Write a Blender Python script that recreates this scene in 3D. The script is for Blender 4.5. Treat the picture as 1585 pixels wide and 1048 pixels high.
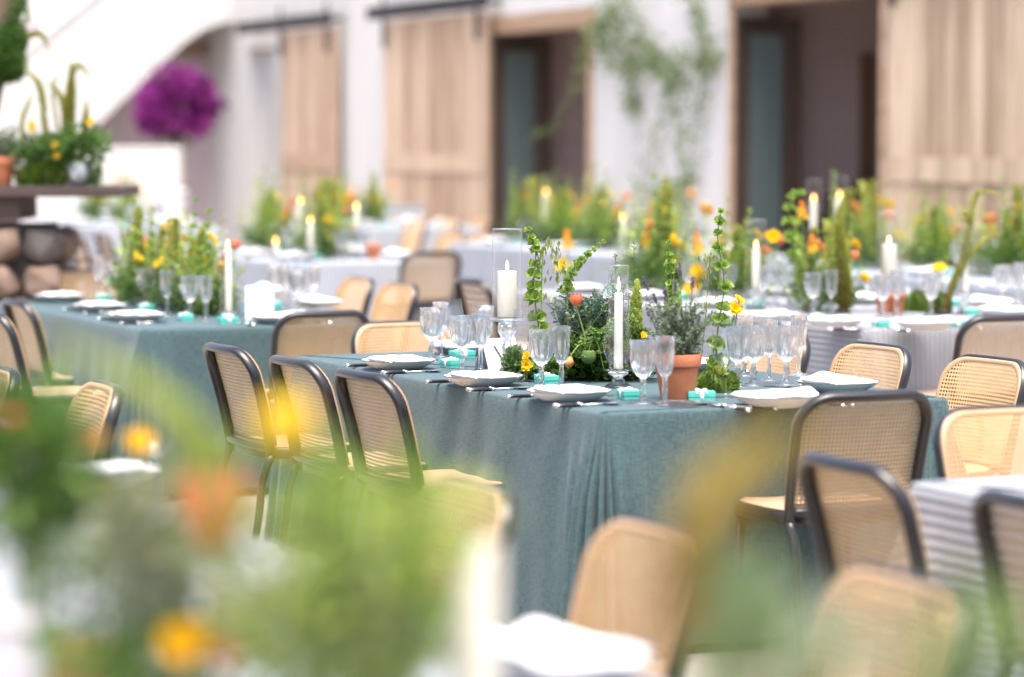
import bpy, bmesh, math, random
import numpy as np
from mathutils import Vector, Matrix, Quaternion
for o in list(bpy.data.objects): bpy.data.objects.remove(o)
S = bpy.context.scene
C = S.collection
rnd = random.Random(7)
rg = np.random.default_rng(11)
PI = math.pi
R = math.radians

# ------------------------------------------------------------------ camera
CAMH, FPX, HOR = 1.55, 4400.0, 227.0
PITCH = math.atan((524 - HOR) / FPX)
cam = bpy.data.cameras.new('camera')
cam.sensor_width = 36.0
cam.lens = FPX / 1585 * 36
cam.clip_start, cam.clip_end = 0.1, 1000
cam.dof.use_dof = True
cam.dof.focus_distance = 9.75
cam.dof.aperture_fstop = 1.52
cam.dof.aperture_blades = 0
camo = bpy.data.objects.new('camera', cam)
C.objects.link(camo)
camo.location = (0, 0, CAMH)
camo.rotation_euler = (PI / 2 - PITCH, 0, 0)
S.camera = camo

# ------------------------------------------------------------------ world, sun, exposure
SUN_EL, SUN_AZ = R(74), R(172)          # azimuth clockwise from +Y (behind the camera, to its right)
W = bpy.data.worlds.new('World')
S.world = W
W.use_nodes = True
nt = W.node_tree
sky = nt.nodes.new('ShaderNodeTexSky')
sky.sky_type = 'NISHITA'
sky.sun_disc = False
sky.sun_elevation = SUN_EL
sky.sun_rotation = SUN_AZ
sky.air_density = 0.7
sky.dust_density = 6.0
sky.ozone_density = 0.6
bg = nt.nodes['Background']
bg.inputs[1].default_value = 0.15
nt.links.new(sky.outputs[0], bg.inputs[0])
sl = bpy.data.lights.new('sun', 'SUN')
sl.energy = 1.35
sl.angle = R(40)
sl.color = (1.0, 0.955, 0.90)
so = bpy.data.objects.new('sun', sl)
C.objects.link(so)
sd = Vector((math.sin(SUN_AZ) * math.cos(SUN_EL), math.cos(SUN_AZ) * math.cos(SUN_EL), math.sin(SUN_EL)))
so.rotation_euler = sd.to_track_quat('Z', 'Y').to_euler()
S.view_settings.view_transform = 'Standard'
S.view_settings.look = 'None'
S.view_settings.gamma = 1
S.view_settings.use_curve_mapping = False
S.view_settings.exposure = 1.7
S.render.engine = 'CYCLES'
cy = S.cycles
cy.use_denoising = True
cy.max_bounces, cy.diffuse_bounces, cy.glossy_bounces = 12, 4, 4
cy.transmission_bounces, cy.transparent_max_bounces = 12, 24
cy.sample_clamp_indirect = 6
cy.caustics_reflective = False
cy.caustics_refractive = False

# ------------------------------------------------------------------ pixel -> place helpers (photo pixels, 1585 x 1048)
_F = np.array([0, math.cos(PITCH), -math.sin(PITCH)])
_U = np.array([0, math.sin(PITCH), math.cos(PITCH)])
def ray(px, py):
    return _F + np.array([1, 0, 0]) * (px - 792.5) / FPX - _U * (py - 524) / FPX
def at(px, py, z=0.75):
    d = ray(px, py)
    return np.array([0, 0, CAMH]) + d * ((z - CAMH) / d[2])
def atd(px, py, dist):
    d = ray(px, py)
    return np.array([0, 0, CAMH]) + d * (dist / d[1])

# ------------------------------------------------------------------ object helpers
def thing(name, label, cat, loc=(0, 0, 0), rz=0, group=None, sc=1.0):
    o = bpy.data.objects.new(name, None)
    C.objects.link(o)
    o.location = loc
    o.rotation_euler = (0, 0, rz)
    o.scale = (sc, sc, sc)
    o.empty_display_size = 0.05
    o['label'] = label
    o['category'] = cat
    if group: o['group'] = group
    return o
KIDS = {}
def obj(name, mesh, parent=None, loc=(0, 0, 0), rot=(0, 0, 0)):
    o = bpy.data.objects.new(name, mesh)
    C.objects.link(o)
    o.location = loc
    o.rotation_euler = rot
    if parent is not None:
        o.parent = parent
        KIDS.setdefault(parent.name, []).append(o)
    return o
def tag(o, label, cat, group=None):
    o['label'] = label
    o['category'] = cat
    if group: o['group'] = group
    return o
def dup(root, label=None, loc=None, rz=None, group=None, sc=None, parent=None):
    c = root.copy()
    C.objects.link(c)
    if parent is not None:
        c.parent = parent
        KIDS.setdefault(parent.name, []).append(c)
    if label: c['label'] = label
    if group: c['group'] = group
    if loc is not None: c.location = loc
    if rz is not None: c.rotation_euler = (0, 0, rz)
    if sc is not None: c.scale = (sc, sc, sc)
    for k in KIDS.get(root.name, []):
        dup(k, parent=c)
    return c
FIRST = {}
def place(key, make, label, loc, rz=0, group=None, sc=1.0):
    """first use keeps the prototype itself, later uses copy it with its parts"""
    if key not in FIRST:
        o = make()
        FIRST[key] = o
        o['label'] = label
        if group: o['group'] = group
        o.location = loc
        o.rotation_euler = (0, 0, rz)
        o.scale = (sc, sc, sc)
        return o
    return dup(FIRST[key], label, loc, rz, group, sc)

# ------------------------------------------------------------------ mesh builder
class MB:
    def __init__(s):
        s.v, s.f, s.t, s.n, s.flat = [], [], [], 0, []
    def add(s, verts, faces, tint=0.5, flat=None):
        verts = np.asarray(verts, float).reshape(-1, 3)
        k = s.n
        s.v.append(verts)
        s.n += len(verts)
        s.t.append(np.broadcast_to(np.asarray(tint, float), (len(verts),)).copy())
        if flat is not None: s.flat.append(np.asarray(flat, float))
        if isinstance(faces, np.ndarray):
            s.f.extend((faces + k).tolist())
        else:
            s.f.extend([tuple(i + k for i in f) for f in faces])
    def mesh(s, name, mat, smooth=True):
        m = bpy.data.meshes.new(name)
        v = np.concatenate(s.v) if s.v else np.zeros((0, 3))
        m.from_pydata(v.tolist(), [], s.f)
        a = m.attributes.new('tint', 'FLOAT', 'POINT')
        a.data.foreach_set('value', np.concatenate(s.t).astype(np.float32))
        if s.flat:
            b = m.attributes.new('flat', 'FLOAT_VECTOR', 'POINT')
            b.data.foreach_set('vector', np.concatenate(s.flat).astype(np.float32).ravel())
        if smooth: m.polygons.foreach_set('use_smooth', [True] * len(m.polygons))
        if mat: m.materials.append(mat)
        m.update()
        return m
def box(mb, x0, x1, y0, y1, z0, z1, tint=0.5, ch=0.0):
    """box, with chamfered edges when ch > 0"""
    if ch <= 0:
        v = [(x, y, z) for z in (z0, z1) for y in (y0, y1) for x in (x0, x1)]
        mb.add(v, [(0, 2, 3, 1), (4, 5, 7, 6), (0, 1, 5, 4), (1, 3, 7, 5), (3, 2, 6, 7), (2, 0, 4, 6)], tint)
        return
    bm = bmesh.new()
    bmesh.ops.create_cube(bm, size=1)
    bmesh.ops.scale(bm, vec=(x1 - x0, y1 - y0, z1 - z0), verts=bm.verts)
    bmesh.ops.translate(bm, vec=((x0 + x1) / 2, (y0 + y1) / 2, (z0 + z1) / 2), verts=bm.verts)
    bmesh.ops.bevel(bm, geom=bm.edges[:], offset=ch, segments=2, affect='EDGES', profile=0.6)
    bm.verts.index_update()
    mb.add([v.co[:] for v in bm.verts], [tuple(v.index for v in f.verts) for f in bm.faces], tint)
    bm.free()
def tube(mb, pts, rad, n=8, tint=0.5, flatten=None, closed=False, capped=True):
    pts = np.asarray(pts, float)
    m = len(pts)
    rad = np.broadcast_to(np.asarray(rad, float), (m,))
    tint = np.broadcast_to(np.asarray(tint, float), (m,))
    T = np.gradient(pts, axis=0) if not closed else (np.roll(pts, -1, 0) - np.roll(pts, 1, 0))
    T /= np.maximum(np.linalg.norm(T, axis=1), 1e-9)[:, None]
    ref = np.array([0, 0, 1.0]) if abs(T[0][2]) < 0.9 else np.array([0, 1.0, 0])
    A = np.cross(T[0], ref); A /= np.linalg.norm(A)
    V, tt = [], []
    for i in range(m):
        A = A - T[i] * (A @ T[i]); A /= max(np.linalg.norm(A), 1e-9)
        B = np.cross(T[i], A)
        for k in range(n):
            q = 2 * PI * k / n
            V.append(pts[i] + rad[i] * (math.cos(q) * A + math.sin(q) * B * (flatten or 1.0)))
            tt.append(tint[i])
    F = []
    for i in range(m if closed else m - 1):
        j = (i + 1) % m
        for k in range(n):
            F.append((i * n + k, i * n + (k + 1) % n, j * n + (k + 1) % n, j * n + k))
    if not closed and capped:
        F.append(tuple(range(n))[::-1]); F.append(tuple((m - 1) * n + k for k in range(n)))
    mb.add(V, F, tt)
def lathe(mb, prof, n=32, tint=0.5, rib=None, c=(0, 0, 0), cap=False):
    V = []
    for (r, z, *w) in prof:
        for k in range(n):
            q = 2 * PI * k / n
            rr = r
            if rib and w: rr = r * (1 + w[0] * math.cos(rib * q))
            V.append((c[0] + rr * math.cos(q), c[1] + rr * math.sin(q), c[2] + z))
    F = []
    for i in range(len(prof) - 1):
        for k in range(n):
            F.append((i * n + k, i * n + (k + 1) % n, (i + 1) * n + (k + 1) % n, (i + 1) * n + k))
    if cap:
        F.append(tuple(range(n))[::-1]); F.append(tuple((len(prof) - 1) * n + k for k in range(n)))
    mb.add(V, F, tint)
def unit(a):
    return a / np.maximum(np.linalg.norm(a, axis=-1, keepdims=True), 1e-9)
def leaves(mb, P, D, L, Wd, tint, fold=0.25, droop=0.0, rng=rg):
    """n pointed leaves: base, two side points, tip"""
    P = np.asarray(P, float); D = unit(np.asarray(D, float)); n = len(P)
    L = np.broadcast_to(np.asarray(L, float), (n,))[:, None]
    Wd = np.broadcast_to(np.asarray(Wd, float), (n,))[:, None]
    tint = np.broadcast_to(np.asarray(tint, float), (n,))
    X = rng.normal(size=(n, 3))
    sd_ = unit(np.cross(D, X)); N = np.cross(sd_, D)
    mid = P + D * L * 0.5
    V = np.stack([P, mid + sd_ * Wd / 2 + N * Wd * fold, P + D * L - np.array([0, 0, 1]) * L * droop, mid - sd_ * Wd / 2 + N * Wd * fold], 1).reshape(-1, 3)
    k = np.arange(n)[:, None] * 4
    F = np.concatenate([k + np.array([[0, 1, 2]]), k + np.array([[0, 2, 3]])])
    mb.add(V, F, np.repeat(tint, 4))
def ball_pts(n, c, r, inner=0.35, rng=rg):
    d = unit(rng.normal(size=(n, 3)))
    q = inner + (1 - inner) * rng.random((n, 1)) ** 0.6
    return np.asarray(c) + d * q * np.asarray(r), d
def cloud(mb, c, r, n, L, Wd, t0=0.2, t1=0.9, up=0.5, inner=0.35, wild=0.8, rng=rg):
    P, d = ball_pts(n, c, r, inner, rng)
    D = d + rng.normal(size=(n, 3)) * wild * 0.6 + np.array([0, 0, up])
    leaves(mb, P, D, L * (0.6 + 0.8 * rng.random(n)), Wd * (0.6 + 0.8 * rng.random(n)), t0 + (t1 - t0) * rng.random(n), rng=rng)
def curve(ctrl, n=20):
    """Catmull-Rom through control points"""
    P = np.asarray(ctrl, float)
    P = np.vstack([2 * P[0] - P[1], P, 2 * P[-1] - P[-2]])
    out = []
    m = len(P) - 3
    for i in range(n):
        u = i / (n - 1) * m
        k = min(int(u), m - 1); t = u - k
        a, b, c, d = P[k:k + 4]
        out.append(0.5 * (2 * b + (c - a) * t + (2 * a - 5 * b + 4 * c - d) * t * t + (3 * b - a - 3 * c + d) * t ** 3))
    return np.array(out)

# ------------------------------------------------------------------ materials
def nm(name):
    m = bpy.data.materials.new(name)
    m.use_nodes = True
    return m, m.node_tree, m.node_tree.nodes['Principled BSDF']
def plain(name, col, rough=0.5, metal=0.0, var=0.0, scale=30, bump=0.0, spec=0.5, coat=0.0, ov=0.0):
    m, t, p = nm(name)
    p.inputs['Base Color'].default_value = (*col, 1)
    p.inputs['Roughness'].default_value = rough
    p.inputs['Metallic'].default_value = metal
    p.inputs['Specular IOR Level'].default_value = spec
    p.inputs['Coat Weight'].default_value = coat
    if var or bump:
        tc = t.nodes.new('ShaderNodeTexCoord')
        nz = t.nodes.new('ShaderNodeTexNoise')
        nz.inputs['Scale'].default_value = scale
        nz.inputs['Detail'].default_value = 5
        t.links.new(tc.outputs['Object'], nz.inputs['Vector'])
        if var:
            mx = t.nodes.new('ShaderNodeMix'); mx.data_type = 'RGBA'
            mx.inputs[6].default_value = (*[c * (1 - var) for c in col], 1)
            mx.inputs[7].default_value = (*[min(1, c * (1 + var)) for c in col], 1)
            t.links.new(nz.outputs[0], mx.inputs[0])
            last = mx.outputs[2]
            if ov:
                oi = t.nodes.new('ShaderNodeObjectInfo')
                mr = t.nodes.new('ShaderNodeMapRange'); mr.inputs['To Min'].default_value = 1 - ov; mr.inputs['To Max'].default_value = 1 + ov
                hs = t.nodes.new('ShaderNodeHueSaturation')
                t.links.new(oi.outputs['Random'], mr.inputs[0]); t.links.new(mr.outputs[0], hs.inputs['Value']); t.links.new(last, hs.inputs['Color'])
                last = hs.outputs[0]
            t.links.new(last, p.inputs['Base Color'])
        if bump:
            b = t.nodes.new('ShaderNodeBump')
            b.inputs['Strength'].default_value = bump
            b.inputs['Distance'].default_value = 0.02
            t.links.new(nz.outputs[0], b.inputs['Height'])
            t.links.new(b.outputs[0], p.inputs['Normal'])
    return m
def tinted(name, stops, rough=0.55, trans=0.3, spec=0.35, obvar=0.12):
    """colour by each leaf's or petal's own tint value, with some light passing through"""
    m, t, p = nm(name)
    at_ = t.nodes.new('ShaderNodeAttribute'); at_.attribute_name = 'tint'
    cr = t.nodes.new('ShaderNodeValToRGB')
    while len(cr.color_ramp.elements) < len(stops): cr.color_ramp.elements.new(0.5)
    for e, (q, c) in zip(cr.color_ramp.elements, stops):
        e.position = q; e.color = (*c, 1)
    t.links.new(at_.outputs['Fac'], cr.inputs[0])
    p.inputs['Roughness'].default_value = rough
    p.inputs['Specular IOR Level'].default_value = spec
    t.links.new(cr.outputs[0], p.inputs['Base Color'])
    if trans:
        tr = t.nodes.new('ShaderNodeBsdfTranslucent')
        mx = t.nodes.new('ShaderNodeMixShader'); mx.inputs[0].default_value = trans
        t.links.new(cr.outputs[0], tr.inputs[0])
        t.links.new(p.outputs[0], mx.inputs[1]); t.links.new(tr.outputs[0], mx.inputs[2])
        t.links.new(mx.outputs[0], t.nodes['Material Output'].inputs[0])
    return m
def glass(name, clear=0.55, col=(0.93, 0.97, 1.0), rough=0.0, ior=1.5, milky=0.0):
    m, t, p = nm(name)
    p.inputs['Base Color'].default_value = (*col, 1)
    p.inputs['Transmission Weight'].default_value = 1
    p.inputs['Roughness'].default_value = rough
    p.inputs['IOR'].default_value = ior
    tr = t.nodes.new('ShaderNodeBsdfTransparent')
    tr.inputs[0].default_value = (0.985, 0.99, 1.0, 1)
    mx = t.nodes.new('ShaderNodeMixShader'); mx.inputs[0].default_value = clear
    t.links.new(p.outputs[0], mx.inputs[1]); t.links.new(tr.outputs[0], mx.inputs[2])
    last = mx.outputs[0]
    if milky:
        tl = t.nodes.new('ShaderNodeBsdfTranslucent'); tl.inputs[0].default_value = (0.9, 0.94, 1.0, 1)
        m2 = t.nodes.new('ShaderNodeMixShader'); m2.inputs[0].default_value = milky
        t.links.new(last, m2.inputs[1]); t.links.new(tl.outputs[0], m2.inputs[2]); last = m2.outputs[0]
    t.links.new(last, t.nodes['Material Output'].inputs[0])
    return m
def thin_glass(name, refl=1.0):
    m, t, p = nm(name)
    t.nodes.remove(p)
    tr = t.nodes.new('ShaderNodeBsdfTransparent'); tr.inputs[0].default_value = (0.95, 0.965, 0.98, 1)
    gl = t.nodes.new('ShaderNodeBsdfGlossy'); gl.inputs['Roughness'].default_value = 0.02
    lw = t.nodes.new('ShaderNodeLayerWeight'); lw.inputs[0].default_value = 0.5
    pw = t.nodes.new('ShaderNodeMath'); pw.operation = 'POWER'; pw.inputs[1].default_value = 4
    t.links.new(lw.outputs['Facing'], pw.inputs[0])
    fr = t.nodes.new('ShaderNodeMath'); fr.operation = 'MULTIPLY_ADD'; fr.inputs[1].default_value = 0.75; fr.inputs[2].default_value = 0.06
    t.links.new(pw.outputs[0], fr.inputs[0])
    mx = t.nodes.new('ShaderNodeMixShader')
    t.links.new(fr.outputs[0], mx.inputs[0])
    t.links.new(tr.outputs[0], mx.inputs[1]); t.links.new(gl.outputs[0], mx.inputs[2])
    t.links.new(mx.outputs[0], t.nodes['Material Output'].inputs[0])
    return m
def linen(name, dark, light, weave=900.0):
    """woven cloth: crossed thread waves along the cloth's own flat coordinates, with slubs"""
    m, t, p = nm(name)
    L = t.links.new
    a = t.nodes.new('ShaderNodeAttribute'); a.attribute_name = 'flat'
    nz = t.nodes.new('ShaderNodeTexNoise'); nz.inputs['Scale'].default_value = 260; nz.inputs['Detail'].default_value = 3
    mp = t.nodes.new('ShaderNodeMapping'); mp.inputs['Scale'].default_value = (1, 0.12, 1)
    L(a.outputs['Vector'], mp.inputs[0]); L(mp.outputs[0], nz.inputs['Vector'])
    nz2 = t.nodes.new('ShaderNodeTexNoise'); nz2.inputs['Scale'].default_value = 260; nz2.inputs['Detail'].default_value = 3
    mp2 = t.nodes.new('ShaderNodeMapping'); mp2.inputs['Scale'].default_value = (0.12, 1, 1)
    L(a.outputs['Vector'], mp2.inputs[0]); L(mp2.outputs[0], nz2.inputs['Vector'])
    ad = t.nodes.new('ShaderNodeMath'); ad.operation = 'ADD'
    L(nz.outputs[0], ad.inputs[0]); L(nz2.outputs[0], ad.inputs[1])
    cr = t.nodes.new('ShaderNodeMapRange')
    cr.inputs['From Min'].default_value = 0.78; cr.inputs['From Max'].default_value = 1.22
    L(ad.outputs[0], cr.inputs[0])
    mx = t.nodes.new('ShaderNodeMix'); mx.data_type = 'RGBA'
    mx.inputs[6].default_value = (*dark, 1); mx.inputs[7].default_value = (*light, 1)
    L(cr.outputs[0], mx.inputs[0]); L(mx.outputs[2], p.inputs['Base Color'])
    p.inputs['Roughness'].default_value = 0.9
    p.inputs['Specular IOR Level'].default_value = 0.12
    p.inputs['Sheen Weight'].default_value = 0.2
    p.inputs['Sheen Roughness'].default_value = 0.5
    p.inputs['Sheen Tint'].default_value = (0.78, 0.92, 1, 1)
    b = t.nodes.new('ShaderNodeBump'); b.inputs['Strength'].default_value = 0.25; b.inputs['Distance'].default_value = 0.002
    L(ad.outputs[0], b.inputs['Height']); L(b.outputs[0], p.inputs['Normal'])
    return m
def striped(name, c0, c1, period=0.027, axis=0):
    m, t, p = nm(name)
    L = t.links.new
    a = t.nodes.new('ShaderNodeAttribute'); a.attribute_name = 'flat'
    sx = t.nodes.new('ShaderNodeSeparateXYZ'); L(a.outputs['Vector'], sx.inputs[0])
    nz = t.nodes.new('ShaderNodeTexNoise'); nz.inputs['Scale'].default_value = 3
    L(a.outputs['Vector'], nz.inputs['Vector'])
    w = t.nodes.new('ShaderNodeMath'); w.operation = 'MULTIPLY_ADD'; w.inputs[1].default_value = 0.012
    L(nz.outputs[0], w.inputs[0]); L(sx.outputs[axis], w.inputs[2])
    k = t.nodes.new('ShaderNodeMath'); k.operation = 'MULTIPLY'; k.inputs[1].default_value = 2 * PI / period
    L(w.outputs[0], k.inputs[0])
    s = t.nodes.new('ShaderNodeMath'); s.operation = 'SINE'; L(k.outputs[0], s.inputs[0])
    cr = t.nodes.new('ShaderNodeMapRange'); cr.interpolation_type = 'SMOOTHSTEP'
    cr.inputs['From Min'].default_value = -0.35; cr.inputs['From Max'].default_value = 0.35
    L(s.outputs[0], cr.inputs[0])
    mx = t.nodes.new('ShaderNodeMix'); mx.data_type = 'RGBA'
    mx.inputs[6].default_value = (*c0, 1); mx.inputs[7].default_value = (*c1, 1)
    L(cr.outputs[0], mx.inputs[0]); L(mx.outputs[2], p.inputs['Base Color'])
    p.inputs['Roughness'].default_value = 0.8
    p.inputs['Specular IOR Level'].default_value = 0.2
    b = t.nodes.new('ShaderNodeBump'); b.inputs['Strength'].default_value = 0.5; b.inputs['Distance'].default_value = 0.004
    L(s.outputs[0], b.inputs['Height']); L(b.outputs[0], p.inputs['Normal'])
    return m
def wood(name, dark, light, scale=1.0, axis=2, rough=0.75):
    m, t, p = nm(name)
    L = t.links.new
    tc = t.nodes.new('ShaderNodeTexCoord'); oi = t.nodes.new('ShaderNodeObjectInfo')
    mp = t.nodes.new('ShaderNodeMapping')
    sc = [9 * scale] * 3; sc[axis] = 0.7 * scale
    mp.inputs['Scale'].default_value = sc
    vm = t.nodes.new('ShaderNodeVectorMath'); vm.operation = 'ADD'
    mu = t.nodes.new('ShaderNodeMath'); mu.operation = 'MULTIPLY'; mu.inputs[1].default_value = 37
    L(oi.outputs['Random'], mu.inputs[0]); L(tc.outputs['Object'], vm.inputs[0]); L(mu.outputs[0], vm.inputs[1])
    L(vm.outputs[0], mp.inputs[0])
    nz = t.nodes.new('ShaderNodeTexNoise'); nz.inputs['Scale'].default_value = 1.3; nz.inputs['Detail'].default_value = 7; nz.inputs['Distortion'].default_value = 0.6
    L(mp.outputs[0], nz.inputs['Vector'])
    a2 = t.nodes.new('ShaderNodeMath'); a2.operation = 'MULTIPLY_ADD'; a2.inputs[1].default_value = 0.42; a2.inputs[2].default_value = -0.21
    L(oi.outputs['Random'], a2.inputs[0])
    a3 = t.nodes.new('ShaderNodeMath'); a3.operation = 'ADD'; L(nz.outputs[0], a3.inputs[0]); L(a2.outputs[0], a3.inputs[1])
    cr = t.nodes.new('ShaderNodeMapRange'); cr.inputs['From Min'].default_value = 0.25; cr.inputs['From Max'].default_value = 0.75
    L(a3.outputs[0], cr.inputs[0])
    mx = t.nodes.new('ShaderNodeMix'); mx.data_type = 'RGBA'
    mx.inputs[6].default_value = (*dark, 1); mx.inputs[7].default_value = (*light, 1)
    L(cr.outputs[0], mx.inputs[0]); L(mx.outputs[2], p.inputs['Base Color'])
    p.inputs['Roughness'].default_value = rough
    b = t.nodes.new('ShaderNodeBump'); b.inputs['Strength'].default_value = 0.3; b.inputs['Distance'].default_value = 0.01
    L(nz.outputs[0], b.inputs['Height']); L(b.outputs[0], p.inputs['Normal'])
    return m
def glow(name, col, s):
    m, t, p = nm(name)
    p.inputs['Base Color'].default_value = (*col, 1)
    p.inputs['Emission Color'].default_value = (*col, 1)
    p.inputs['Emission Strength'].default_value = s
    return m
def wax(name, col):
    m, t, p = nm(name)
    p.inputs['Base Color'].default_value = (*col, 1)
    p.inputs['Roughness'].default_value = 0.45
    p.inputs['Subsurface Weight'].default_value = 0.35
    p.inputs['Subsurface Radius'].default_value = (0.02, 0.015, 0.01)
    p.inputs['Subsurface Scale'].default_value = 0.5
    return m

M = {}
def plaster(name, col, dirt):
    m, t, p = nm(name); L = t.links.new
    tc = t.nodes.new('ShaderNodeTexCoord')
    def noise(sc, stretch=None, det=6):
        n = t.nodes.new('ShaderNodeTexNoise'); n.inputs['Scale'].default_value = sc; n.inputs['Detail'].default_value = det
        if stretch:
            mp = t.nodes.new('ShaderNodeMapping'); mp.inputs['Scale'].default_value = stretch
            L(tc.outputs['Object'], mp.inputs[0]); L(mp.outputs[0], n.inputs['Vector'])
        else: L(tc.outputs['Object'], n.inputs['Vector'])
        return n
    a, b_, c = noise(0.9), noise(1.5, (3, 3, 0.35)), noise(14)
    mr = t.nodes.new('ShaderNodeMapRange'); mr.inputs['From Min'].default_value = 0.42; mr.inputs['From Max'].default_value = 0.78
    L(b_.outputs[0], mr.inputs[0])
    mu = t.nodes.new('ShaderNodeMath'); mu.operation = 'MULTIPLY'; L(mr.outputs[0], mu.inputs[0]); L(a.outputs[0], mu.inputs[1])
    mx = t.nodes.new('ShaderNodeMix'); mx.data_type = 'RGBA'
    mx.inputs[6].default_value = (*col, 1); mx.inputs[7].default_value = (*dirt, 1)
    L(mu.outputs[0], mx.inputs[0]); L(mx.outputs[2], p.inputs['Base Color'])
    p.inputs['Roughness'].default_value = 0.92; p.inputs['Specular IOR Level'].default_value = 0.15
    bp_ = t.nodes.new('ShaderNodeBump'); bp_.inputs['Strength'].default_value = 0.5; bp_.inputs['Distance'].default_value = 0.03
    L(c.outputs[0], bp_.inputs['Height']); L(bp_.outputs[0], p.inputs['Normal'])
    return m
M['plaster'] = plaster('plaster', (0.61, 0.605, 0.595), (0.48, 0.47, 0.46))
M['stair_shade_plaster'] = plain('stair_shade_plaster', (0.46, 0.385, 0.41), 0.9, var=0.08, scale=1.5, bump=0.3, spec=0.2)  # white plaster with the mauve shade under the stair put into its colour
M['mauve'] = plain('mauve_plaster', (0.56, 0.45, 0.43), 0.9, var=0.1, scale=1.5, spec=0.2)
M['ground'] = plain('paving_grey', (0.30, 0.275, 0.25), 0.9, var=0.35, scale=4, bump=0.5, spec=0.2)
M['barn'] = wood('weathered_barn_wood', (0.31, 0.22, 0.14), (0.62, 0.49, 0.355))
M['barn_pink'] = wood('reddish_barn_wood', (0.33, 0.22, 0.145), (0.63, 0.485, 0.36))
M['beam'] = wood('timber_beam', (0.28, 0.18, 0.11), (0.48, 0.34, 0.23), axis=0)
M['dark_wood'] = wood('dark_brown_wood', (0.035, 0.022, 0.017), (0.09, 0.06, 0.045))
M['slab'] = wood('dark_slab_wood', (0.05, 0.034, 0.03), (0.12, 0.085, 0.072), axis=0)
M['iron'] = plain('black_iron', (0.018, 0.018, 0.022), 0.5, 0.6)
M['pane'] = plain('grey_green_pane', (0.13, 0.17, 0.165), 0.25, spec=0.6)
M['black'] = plain('black_lacquered_wood', (0.012, 0.011, 0.012), 0.32, coat=0.25, var=0.2, scale=60)
M['cane'] = plain('woven_cane', (0.53, 0.345, 0.165), 0.5, var=0.22, scale=22, ov=0.16)
M['cane_edge'] = plain('cane_spline', (0.42, 0.275, 0.155), 0.5, var=0.12, scale=60)
M['seat'] = plain('cane_seat', (0.52, 0.36, 0.235), 0.55, var=0.14, scale=160, bump=0.4)
M['teal'] = linen('teal_linen', (0.037, 0.069, 0.073), (0.078, 0.121, 0.126))
M['stripe'] = striped('grey_striped_cloth', (0.25, 0.265, 0.295), (0.315, 0.33, 0.36))
M['stripe2'] = striped('blue_grey_striped_cloth', (0.26, 0.29, 0.335), (0.40, 0.425, 0.46))
M['plate'] = plain('pale_stoneware', (0.62, 0.635, 0.65), 0.3, var=0.05, scale=40)
M['rim'] = plain('dark_rim_glaze', (0.10, 0.09, 0.085), 0.35)
M['napkin'] = plain('white_napkin_cotton', (0.88, 0.88, 0.89), 0.9, var=0.02, scale=60, bump=0.15, spec=0.15)
M['mint'] = plain('mint_card', (0.10, 0.52, 0.43), 0.55)
M['silver'] = plain('polished_silver', (0.75, 0.74, 0.72), 0.18, 1.0)
M['handle'] = plain('black_resin_handle', (0.014, 0.013, 0.014), 0.3)
M['card'] = plain('white_card', (0.84, 0.84, 0.86), 0.7)
M['ink'] = plain('grey_ink', (0.07, 0.09, 0.10), 0.6)
M['cut'] = glass('cut_glass', 0.22, (0.985, 0.992, 1.0), ior=1.62, milky=0.08)
M['dish'] = glass('pressed_glass', 0.55)
M['clear'] = glass('clear_glass', 0.30)
M['thin'] = thin_glass('thin_glass')
M['water'] = glass('drinking_water', 0.5, (0.95, 0.98, 1), ior=1.33)
M['wax'] = wax('ivory_wax', (0.76, 0.72, 0.60))
M['flame'] = glow('candle_flame', (1.0, 0.50, 0.14), 6)
M['wick'] = plain('burnt_wick', (0.02, 0.015, 0.012), 0.9)
M['terracotta'] = plain('terracotta', (0.46, 0.165, 0.085), 0.85, var=0.14, scale=25, bump=0.15, spec=0.2)
M['soil'] = plain('potting_soil', (0.03, 0.022, 0.015), 0.95, var=0.4, scale=90, bump=0.6)
M['stone'] = plain('field_stone', (0.18, 0.13, 0.10), 0.9, ov=0.35, var=0.45, scale=5, bump=0.6, spec=0.2)
M['stone_grey'] = plain('grey_field_stone', (0.14, 0.125, 0.115), 0.9, ov=0.3, var=0.35, scale=6, bump=0.6, spec=0.2)
M['mortar'] = plain('dark_mortar', (0.05, 0.042, 0.038), 0.95, var=0.3, scale=20, bump=0.5)
M['herb'] = tinted('herb_green', [(0, (0.030, 0.075, 0.012)), (0.5, (0.085, 0.180, 0.030)), (1, (0.20, 0.32, 0.07))])
M['fern'] = tinted('fern_green', [(0, (0.04, 0.085, 0.022)), (1, (0.16, 0.26, 0.08))])
M['sage'] = tinted('sage_green', [(0, (0.075, 0.11, 0.065)), (0.6, (0.17, 0.22, 0.14)), (1, (0.34, 0.39, 0.29))])
M['blue_green'] = tinted('blue_green_fern', [(0, (0.045, 0.09, 0.06)), (1, (0.16, 0.25, 0.18))])
M['olive'] = tinted('olive_leaf', [(0, (0.10, 0.11, 0.045)), (1, (0.27, 0.28, 0.14))])
M['vine'] = tinted('vine_leaf', [(0, (0.08, 0.13, 0.04)), (1, (0.25, 0.33, 0.13))])
M['moss'] = tinted('cushion_moss', [(0, (0.04, 0.085, 0.006)), (1, (0.16, 0.24, 0.025))])
M['bell'] = tinted('bell_green', [(0, (0.13, 0.25, 0.03)), (1, (0.42, 0.57, 0.13))], trans=0.4)
M['lime'] = tinted('lime_green', [(0, (0.20, 0.28, 0.04)), (1, (0.54, 0.60, 0.15))], trans=0.4)
M['pod'] = tinted('pod_green', [(0, (0.16, 0.21, 0.05)), (1, (0.36, 0.41, 0.13))])
M['foxtail'] = tinted('foxtail_spike', [(0, (0.24, 0.16, 0.045)), (0.2, (0.29, 0.29, 0.06)), (1, (0.42, 0.46, 0.09))], trans=0.2)
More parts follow.
